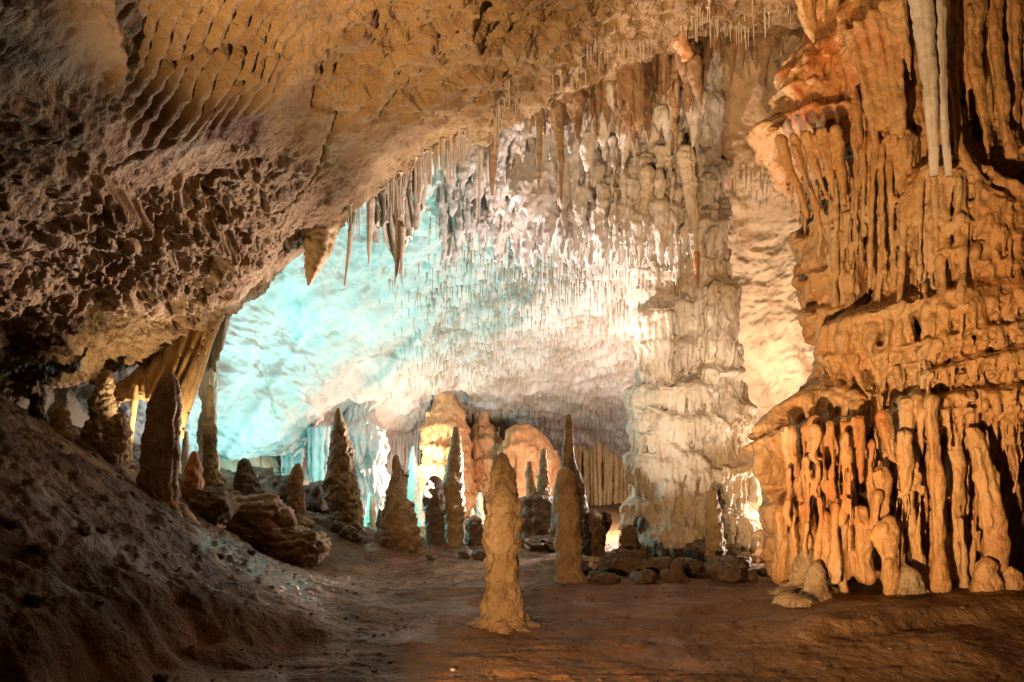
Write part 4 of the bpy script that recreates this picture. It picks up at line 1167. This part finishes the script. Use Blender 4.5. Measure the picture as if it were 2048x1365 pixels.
# ------------------------------------------------------------------ hanging mass in the middle of the roof
hm_px, hm_py = np.meshgrid(np.arange(830, 1580, 2.4), np.arange(30, 580, 2.4))
hc = np.array([(840, 300, 12.8), (840, 470, 14.9), (900, 200, 11.8), (950, 330, 13.0), (950, 470, 14.2), (1050, 180, 11.7), (1080, 300, 12.6), (1050, 420, 13.0), (1050, 500, 14.9),
               (1200, 130, 11.8), (1200, 280, 12.3), (1200, 400, 12.5), (1200, 500, 13.3), (1200, 540, 15.0), (1350, 120, 12.0), (1350, 300, 12.4), (1350, 450, 12.3), (1350, 530, 12.6),
               (1420, 200, 12.4), (1440, 500, 12.8), (1500, 120, 12.9), (1480, 300, 14.2), (1560, 400, 15.5), (1500, 540, 15.5), (1560, 150, 13.6), (1350, 575, 13.4), (850, 560, 16.5), (1000, 570, 17.5)], float)
HD = tps(hc[:, :2], hc[:, 2], 2e-3)(hm_px, hm_py)
HX, HZ = (hm_px - CX) * HD / F, CH + (HY - hm_py) * HD / F
HV = np.stack([HX, HD, HZ], -1)
d = 0.40 * fbm(HX * 0.8, HD * 0.4, HZ * 0.8, 501, 4) + 0.10 * ridged(HX * 1.8, HD * 0.4, HZ * 1.1, 504, 3)
HV[..., 1] -= d
keepm = (hm_px < 1450 + 14 * fbm(hm_py / 30.0, 0.0, 0.0, 512, 2)) & (hm_py < np.interp(hm_px, [830, 870, 1000, 1150, 1250, 1300, 1460, 1500, 1580], [470, 490, 500, 520, 545, 560, 560, 540, 400]) + 12 * fbm(HX * 2, HD, 0.0, 506, 2)) \
    & (hm_py > np.interp(hm_px, [830, 1580], [60, 30]))
q = grid_quads(*hm_px.shape)
q = q[keepm.ravel()[q].all(1)]
used = np.unique(q)
back = HV.reshape(-1, 3) + np.array([0, 0.5, 0.1])
nvh = len(back)
ed = np.sort(np.concatenate([q[:, [0, 1]], q[:, [1, 2]], q[:, [2, 3]], q[:, [3, 0]]]), 1)
eo = np.concatenate([q[:, [0, 1]], q[:, [1, 2]], q[:, [2, 3]], q[:, [3, 0]]])
key = ed[:, 0].astype(np.int64) * nvh + ed[:, 1]
_, first, cnt = np.unique(key, return_index=True, return_counts=True)
be = eo[first[cnt == 1]]
side = np.stack([be[:, 1], be[:, 0], be[:, 0] + nvh, be[:, 1] + nvh], -1)
hang_geo = (np.vstack([HV.reshape(-1, 3), back]), np.vstack([q, q[:, ::-1] + nvh, side]))
# keep only the vertices in use
remap = np.full(2 * nvh, -1)
un = np.unique(hang_geo[1])
remap[un] = np.arange(len(un))
hang_geo = (hang_geo[0][un], remap[hang_geo[1]])




def hang_look(px, py):
    j = np.clip(np.round((np.asarray(px) - 830) / 2.4).astype(int), 0, hm_px.shape[1] - 1)
    i = np.clip(np.round((np.asarray(py) - 30) / 2.4).astype(int), 0, hm_px.shape[0] - 1)
    return HV[i, j, 1]


geos = [hang_geo]
hrng = np.random.default_rng(9)
for line, cnt, lmin, lmax, wmin, wmax, dY in [
        ([(880, 300), (1000, 240), (1100, 200), (1400, 200)], 46, 50, 130, 6, 24, 0.05),
        ([(900, 330), (1000, 300), (1200, 310), (1400, 300)], 70, 40, 110, 4, 20, 0.10),
        ([(870, 380), (1000, 350), (1200, 365), (1440, 370)], 130, 40, 120, 3, 17, 0.15),
        ([(870, 420), (950, 420), (1200, 430), (1450, 450)], 170, 35, 105, 2.5, 15, 0.12),
        ([(880, 455), (1000, 462), (1200, 480), (1450, 500)], 170, 25, 80, 2, 8, 0.08)]:
    ln_ = np.array(line, float)
    for k in range(cnt):
        px = hrng.uniform(ln_[0, 0], ln_[-1, 0])
        top = np.interp(px, ln_[:, 0], ln_[:, 1]) + hrng.uniform(-30, 30)
        hw = wmin + (wmax - wmin) * hrng.random() ** 2.0
        hh = (lmin + (lmax - lmin) * hrng.random()) * (0.7 + 0.5 * hw / wmax)
        lean = hrng.uniform(-16, 4)
        Y0 = float(hang_look(px, top)) - dY * hrng.uniform(0.2, 1.6)
        tt = np.array([0, 0.25, 0.5, 0.75, 1.0])
        Ys = Y0 - 0.25 * (1 - (1 - tt) ** 2) * hrng.random()
        Ys[0] += 0.35
        geos.append(strand_geo(np.stack([px - lean + lean * tt, top - 30 + (hh + 30) * tt], -1), [hw, hw * 1.1, hw * 0.85, hw * hrng.uniform(0.3, 0.6), 1.1], Ys, 2000 + k + cnt * 7, 14, 0.35, 0.03, 0.7))
hang = fuse('drapery_mass', geos, 0.018, M_HANG, None, 2, ((3.0, 0.04, 3), (12.0, 0.012, 3)), 11)
tag(hang, 'pale mass of overlapping draperies hanging from the roof above the tiered column', 'drapery')
brng = np.random.default_rng(31)
geos = []
for k in range(130):
    px = brng.uniform(1060, 1402)
    top = np.interp(px, [1060, 1150, 1230, 1350, 1402], [196, 145, 118, 85, 60]) + brng.uniform(-8, 14)
    Y = 11.55 + 0.22 * np.sin(px / 17.0) + brng.uniform(-0.1, 0.25)
    hw = 4 + 11 * brng.random() ** 1.5
    hh = np.interp(px, [1060, 1130, 1250, 1340, 1402], [70, 120, 165, 190, 120]) * brng.uniform(0.35, 1.1)
    dx = brng.uniform(-14, 6)
    tt = np.array([0, 0.2, 0.5, 0.78, 1.0])
    geos.append(strand_geo(np.stack([px - dx * tt, top - 30 + (hh + 30) * tt], -1), [hw * 1.2, hw * 1.2, hw, hw * brng.uniform(0.4, 0.7), 1.0],
                           [Y + 0.3, Y + 0.05, Y, Y, Y], 8000 + k, 14, 0.3, 0.03, 0.8))
tag(fuse('drapery', geos, 0.018, M_BROWN, None, 2, ((4.0, 0.03, 3), (14.0, 0.01, 2)), 71), 'dark brown folded drapery with a ragged hem under the high roof edge', 'drapery')
rnd = random.Random(5)
for k in range(15):
    px = 1400 + 165 * (k + rnd.random()) / 15
    top = np.interp(px, [1400, 1470, 1565], [60, 50, 52]) + rnd.uniform(-10, 8)
    Y = 11.6 + rnd.uniform(-0.2, 0.4)
    hw = 5 + 13 * rnd.random() ** 1.6
    hh = rnd.uniform(50, 165) * (0.5 + 0.5 * hw / 18)
    dx = rnd.uniform(-8, 8)
    o = strand('drapery_lobe', [(px + dx, top - 60), (px + dx * 0.7, top), (px + dx * 0.4, top + 0.35 * hh), (px + dx * 0.2, top + 0.68 * hh), (px - dx * 0.3, top + hh)],
               [hw * 1.2, hw * 1.15, hw * 0.9, hw * rnd.uniform(0.3, 0.6), 1.0], [Y + 0.5, Y + 0.1, Y, Y, Y], M_BROWN, None, 600 + k, 34, 0.34, 3.0, 0.24, 6, 0.02, 0.5, dome=True)
    tag(o, 'dark brown pointed lobe hanging in the shaded roof niche beside the amber column', 'drapery', 'dark lobes in the roof niche')

# ------------------------------------------------------------------ named stalactites
ST = 'stalactites hanging from the roof'
for k, (pts, wid, Y, mat, lab) in enumerate([
        ([(660, 440), (640, 470), (634, 510), (624, 545), (617, 572)], [40, 32, 23, 14, 2], 10.9, M_GOLD, 'broad blunt golden stalactite hanging alone from the roof edge'),
        ([(706, 420), (701, 470), (697, 510), (689, 572)], [6, 5, 4, 1.2], 11.2, M_STRAW, 'thin crooked stalactite just beyond the broad golden one'),
        ([(742, 390), (741, 440), (738, 495), (738, 530)], [9, 7, 4, 1.2], 11.3, M_STRAW, 'straight tapering stalactite in the fringe over the blue wall'),
        ([(800, 360), (799, 440), (797, 510), (790, 574)], [12, 9, 6, 1.2], 11.3, M_STRAW, 'longest crooked stalactite of the fringe over the blue wall'),
        ([(806, 450), (804, 510), (803, 568)], [6, 4, 1], 11.25, M_STRAW, 'short twin growing beside the longest crooked stalactite'),
        ([(845, 320), (842, 370), (838, 410)], [10, 7, 1.5], 11.4, M_PALE, 'stout short stalactite at the end of the fringe'),
        ([(1112, 170), (1116, 230), (1121, 320), (1122, 408)], [9, 10, 7, 1.2], 11.2, M_STAL, 'long brown stalactite with a lit edge before the hanging mass'),
        ([(1080, 210), (1078, 270), (1078, 330), (1077, 384)], [7, 6, 5, 1.2], 11.4, M_STAL, 'thin brown stalactite with a white lit edge before the hanging mass'),
        ([(988, 290), (985, 330), (984, 392)], [9, 8, 2], 11.7, M_BROWN, 'short dark stalactite near the roof edge before the pale mass'),
        ([(962, 300), (960, 350), (958, 450)], [4, 3.5, 1], 11.8, M_STRAW, 'straight pale rod stalactite before the pale mass'),
        ([(1372, 330), (1380, 390), (1387, 470), (1396, 574)], [18, 13, 9, 1.5], 11.95, M_PALE, 'long pale stalactite with a red tip before the tiered column'),
        ([(1295, 370), (1288, 430), (1282, 490), (1280, 532)], [14, 12, 8, 1.5], 11.9, M_STRAW, 'white edged ragged stalactite above the tiered column'),
        ([(1390, 150), (1395, 180), (1402, 214)], [14, 10, 1.5], 11.1, M_BROWN, 'dark pointed stalactite in the shaded roof niche'),
        ([(1360, 90), (1375, 110), (1368, 122)], [16, 12, 6], 10.8, M_ORANGE, 'orange tongue of calcite at the lip of the roof niche'),
        ([(1046, 470), (1049, 500), (1047, 526)], [5, 6, 1], 13.0, M_STRAW, 'lone leaf shaped stalactite under the cream lobes'),
        ([(505, 540), (506, 555), (505, 572)], [6, 4, 1], 10.6, M_STRAW, 'small pale stalactite on the roof edge over the pink wall'),
        ([(1330, 110), (1329, 150), (1328, 185)], [5, 4, 1], 11.2, M_BROWN, 'slim dark stalactite beside the orange tongue')]):
    if 'tiered column' in lab or 'niche' in lab or 'tongue' in lab or 'before' in lab:
        pts, wid = [(pts[0][0] - 2, pts[0][1] - 40)] + pts, [wid[0] * 1.1] + wid
    o = strand('stalactite', pts, wid, Y, mat, None, 700 + k, 36, 0.2, 6.0, 0.16, dome=True)
    tag(o, lab, 'stalactite', ST)
    if 'red tip' in lab:
        tip = strand('tip', [(1391, 505), (1393, 535), (1396, 578)], [7.0, 5.6, 1.5], Y, M_RUST, o, 760, 24, 0.2, 6.0, 0.1)
        tip['label'] = 'rust red wet tip'

# ------------------------------------------------------------------ soda straws
proto = []
for k in range(5):
    n = 14
    zz = np.linspace(0.06, -1.0, n)
    rr = np.interp(zz, [-1, -0.94, -0.5, 0, 0.06], [0.15, 0.55, 0.75, 1.0, 2.0])
    cen = np.stack([0.6 * fbm(zz * 1.3, k * 3.1, 0.0, 800 + k, 2), 0.6 * fbm(zz * 1.3, k * 5.1, 1.0, 820 + k, 2), zz], -1)
    th = np.linspace(0, 2 * np.pi, 7, endpoint=False)
    kk = 1 + 0.25 * fbm(zz * 6, k, 0.0, 840 + k, 2)
    V = np.stack([cen[:, None, 0] + (rr * kk)[:, None] * np.cos(th), cen[:, None, 1] + (rr * kk)[:, None] * np.sin(th), zz[:, None] + 0 * th], -1)
    me = raw_mesh('soda_straw', V.reshape(-1, 3), grid_quads(n, 7, True)[:, ::-1])
    me.materials.append(M_STRAW)
    proto.append(me)
srng = np.random.default_rng(12)


def straw(root, length, rad, label, group):
    o = bpy.data.objects.new('soda_straw', proto[int(srng.integers(5))])
    COL.objects.link(o)
    o.location = root
    o.scale = (rad, rad, length)
    o.rotation_euler = (0, 0, float(srng.uniform(0, 6.28)))
    return tag(o, label, 'soda straw', group)


def pick(mask, n):
    idx = np.argwhere(mask)
    return idx[srng.choice(len(idx), min(n, len(idx)), replace=False)]


vis = RV[..., 1] > 6
edge_d = rpy - np.interp(rpx, EPX, EPY)
mk = vis & (rpx > 990) & (rpx < 1600) & (edge_d > -75) & (edge_d < 4) & (RV[..., 1] < ye + 0.1) & (srng.random(rpx.shape) < np.exp(edge_d / 35.0)) & (perlin(RX * 2.6, RY * 1.6, 0.0, 77) > 0.0)
for i, j in pick(mk, 105):
    straw(RV[i, j], float(srng.uniform(0.1, 0.36)), float(srng.uniform(0.007, 0.014)), 'thin pale soda straw on the rippled roof near its high edge', 'soda straws on the high roof edge')
mk = (rpx > 690) & (rpx < 1000) & (edge_d > -14) & (edge_d < 6) & (np.abs(RV[..., 1] - ye) < 0.5) & (perlin(RX * 3.1, RY * 1.6, 0.0, 78) > -0.08)
for i, j in pick(mk, 95):
    straw(RV[i, j], float(srng.uniform(0.15, 0.62)), float(srng.uniform(0.009, 0.022)), 'pale soda straw in the fringe along the sloping roof edge', 'soda straws fringing the sloping roof edge')
low = np.interp(hm_px, [830, 870, 1000, 1150, 1250, 1300, 1460, 1500, 1580], [470, 490, 500, 520, 545, 560, 560, 540, 400])
mk = keepm & (hm_py > low - 45) & (hm_px > 860) & (hm_px < 1460)
for i, j in pick(mk, 90):
    straw(HV[i, j] - np.array([0, 0.05, 0]), float(srng.uniform(0.14, 0.40)), float(srng.uniform(0.008, 0.018)), 'pale soda straw on the lower rim of the hanging mass', 'soda straws under the hanging mass')

# the uncountable straws of the far vault
dens = sstep(830, 930, VPX) * sstep(1290, 1255, VPX) * sstep(470, 520, VPY) * 0.9 + 0.35 * sstep(740, 850, VPX) * sstep(1000, 900, VPX) * sstep(520, 580, VPY)
dens *= 0.35 + 0.65 * sstep(-0.15, 0.15, perlin(VX * 0.9, VD * 0.5, VZ, 901))
dens += 0.25 * sstep(1440, 1470, VPX) * sstep(1600, 1560, VPX) * sstep(300, 330, VPY) * sstep(420, 360, VPY)
dens *= 1 + 2.2 * sstep(720, 860, VPY) * sstep(900, 1040, VPX)
pick_v = np.argwhere(srng.random(dens.shape) < dens * 0.15)
n = len(pick_v)
root = VV[pick_v[:, 0], pick_v[:, 1]]
ln = srng.uniform(0.06, 0.30, n) * np.where(srng.random(n) < 0.12, 1.7, 1.0)
rd = srng.uniform(0.005, 0.013, n)
th = np.linspace(0, 2 * np.pi, 5, endpoint=False)
zz = np.array([0.05, -0.5, -1.0])
rf = np.array([1.4, 0.9, 0.35])
V = root[:, None, None, :] + np.stack(np.broadcast_arrays(rd[:, None, None] * rf[None, :, None] * np.cos(th), rd[:, None, None] * rf[None, :, None] * np.sin(th),
                                                         ln[:, None, None] * zz[None, :, None]), -1)
q = grid_quads(3, 5, True)
Q = (q[None] + (np.arange(n) * 15)[:, None, None]).reshape(-1, 4)
o = link('soda_straws', raw_mesh('soda_straws', V.reshape(-1, 3), Q), M_TAN)
tag(o, 'countless fine soda straws covering the low roof of the far chamber', 'soda straws', kind='stuff')


# ------------------------------------------------------------------ boulders and rocks
def rock(px, py, Y, size, mat, label, seed, name='rock', group='loose rocks on the cave floor', amp=0.25, freq=1.6, sink=0.3, rot=0.0, res=48, z=None):
    th = np.linspace(0, 2 * np.pi, res, endpoint=False)
    ph = np.linspace(0.02, math.pi - 0.02, res // 2)
    d_ = np.stack([np.sin(ph)[:, None] * np.cos(th), np.sin(ph)[:, None] * np.sin(th), np.cos(ph)[:, None] + 0 * th], -1)
    sq = np.sign(d_) * np.abs(d_) ** 0.8
    r = 1 + amp * fbm(d_[..., 0] * freq + seed, d_[..., 1] * freq, d_[..., 2] * freq, seed, 4, 0.55) \
        + 0.10 * ridged(d_[..., 0] * 2.2, d_[..., 1] * 2.2, d_[..., 2] * 3.4 + seed, seed + 1, 4) - 0.22 * (worley(d_[..., 0] * 1.5 + seed, d_[..., 1] * 1.5, d_[..., 2] * 1.5, seed)[0] - 0.5)
    V = sq * r[..., None] * np.array(size)
    o = link(name, raw_mesh(name, V.reshape(-1, 3), grid_quads(len(ph), res, True)), mat)
    x = (px - CX) * Y / F
    o.location = (x, Y, (on_ground(x, Y) if z is None else z) + size[2] * (1 - sink))
    o.rotation_euler = (0, 0, rot)
    return tag(o, label, 'rock', group)


rock(500, 1060, 10.9, (0.55, 0.40, 0.34), M_STAL, 'rounded upper end of the lying broken boulder on the bank', 31, 'boulder', 'lying boulder blocks', 0.22, 1.4, 0.2, 0.2, 96)
rock(585, 1085, 10.9, (0.48, 0.36, 0.26), M_STAL, 'squared lower block of the lying broken boulder on the bank', 34, 'boulder', 'lying boulder blocks', 0.2, 1.6, 0.15, -0.2, 96)
rock(418, 1050, 10.0, (0.30, 0.25, 0.22), M_DARKSTAL, 'small dark block below the rust orange cone', 36, 'boulder', 'lying boulder blocks', 0.22, 1.6, 0.3)
for k, (px, py, Y, s, lab) in enumerate([
        (1262, 1130, 10.3, (0.22, 0.18, 0.2), 'dark angular rock right behind the low rock row'), (1230, 1125, 10.6, (0.2, 0.2, 0.16), 'dark squared rock near the squat lumpy stalagmite'),
        (1450, 1160, 10.0, (0.5, 0.25, 0.14), 'long low dark rock before the tiered column'), (1410, 1130, 11.4, (0.3, 0.2, 0.2), 'dark rock behind the slim pointed stalagmite'),
        (1305, 1155, 10.2, (0.34, 0.22, 0.14), 'low dark rock beside the stubby dark stalagmite'), (1480, 1120, 12.0, (0.5, 0.3, 0.18), 'pale rounded rock at the lit foot of the tiered column'),
        (930, 1120, 12.2, (0.12, 0.1, 0.09), 'small round stone on the open mud'), (958, 1124, 12.0, (0.12, 0.1, 0.08), 'small stone touching the front stalagmite in view'),
        (862, 1125, 11.8, (0.07, 0.06, 0.04), 'flat dark chip below the flowing skirt'), (676, 1085, 12.3, (0.10, 0.09, 0.10), 'dark knob beside the small dark cone'),
        (1370, 1150, 10.2, (0.26, 0.2, 0.12), 'rugged dark rock between the low rocks'), (640, 1015, 14.2, (0.5, 0.4, 0.35), 'dark boulder in front of the blue glow'),
        (560, 985, 14.5, (0.45, 0.35, 0.3), 'dark broken boulder beyond the jagged cone'), (525, 975, 15.0, (0.4, 0.3, 0.25), 'dark jagged rock by the blue wall foot'),
        (1215, 1150, 9.6, (0.16, 0.12, 0.07), 'flat chip at the flared foot of the mottled stalagmite'), (1180, 1100, 10.9, (0.2, 0.16, 0.1), 'pale flat stone under the squat lumpy stalagmite'),
        (1088, 1100, 13.0, (0.5, 0.3, 0.12), 'low muddy swell before the dark flowstone mound'), (905, 1320, 5.6, (0.018, 0.014, 0.009), 'tiny pale pebble on the front mud')]):
    rock(px, py, Y, s, M_PALE if 'pale' in lab else M_DARKSTAL, lab, 50 + k, rot=k * 0.7)

for k in range(26):
    px, Y = float(srng.uniform(1160, 1530)), float(srng.uniform(9.3, 11.6))
    q_ = float(srng.uniform(0.035, 0.11))
    rock(px, 1150, Y, (q_ * 1.3, q_, q_ * 0.75), M_DARKSTAL, 'small dark chip of rock lying on the mud before the pale tiered column', 90 + k, group='rock chips before the tiered column', rot=k * 1.3, res=24)
for k in range(26):
    Y = float(srng.uniform(4.6, 9.5))
    px = float(srng.uniform(60, 560)) if Y > 6 else float(srng.uniform(20, 330))
    q_ = float(srng.uniform(0.015, 0.055))
    rock(px, 1150, Y, (q_ * 1.3, q_, q_ * 0.7), M_DARKSTAL, 'half buried muddy stone on the dark bank', 130 + k, group='stones in the bank', rot=k * 1.7, res=24, sink=0.75)
n = 1400
gx_, gy_ = srng.uniform(-3.2, 5.0, n * 3), 5.0 + 9.5 * srng.random(n * 3) ** 1.4
okp = fbm(gx_ * 0.9, gy_ * 0.9, 7.0, 951, 2) + 0.25 * (gx_ < -1.2) > 0.0
gx_, gy_ = gx_[okp][:n], gy_[okp][:n]
n = len(gx_)
gz_ = ground_z(gx_, gy_)
sz_ = 0.004 + 0.020 * srng.random(n) ** 4
ico = np.array([[0, 0, 1], [.89, 0, .45], [.28, .85, .45], [-.72, .53, .45], [-.72, -.53, .45], [.28, -.85, .45], [.72, .53, -.45], [-.28, .85, -.45], [-.89, 0, -.45], [-.28, -.85, -.45], [.72, -.53, -.45], [0, 0, -1]])
tri = np.array([[0, 1, 2], [0, 2, 3], [0, 3, 4], [0, 4, 5], [0, 5, 1], [1, 6, 2], [2, 7, 3], [3, 8, 4], [4, 9, 5], [5, 10, 1], [2, 6, 7], [3, 7, 8], [4, 8, 9], [5, 9, 10], [1, 10, 6], [6, 11, 7], [7, 11, 8], [8, 11, 9], [9, 11, 10], [10, 11, 6]])
V = np.stack([gx_, gy_, gz_ + sz_ * 0.25], -1)[:, None] + ico[None] * sz_[:, None, None] * srng.uniform(0.6, 1.25, (n, 12, 1)) * np.array([1.2, 1.0, 0.65])
o = link('grit', raw_mesh('grit', V.reshape(-1, 3), (tri[None] + (np.arange(n) * 12)[:, None, None]).reshape(-1, 3), False), M_DARKSTAL)
tag(o, 'small crumbs of calcite and grit strewn over the mud floor', 'grit', kind='stuff')
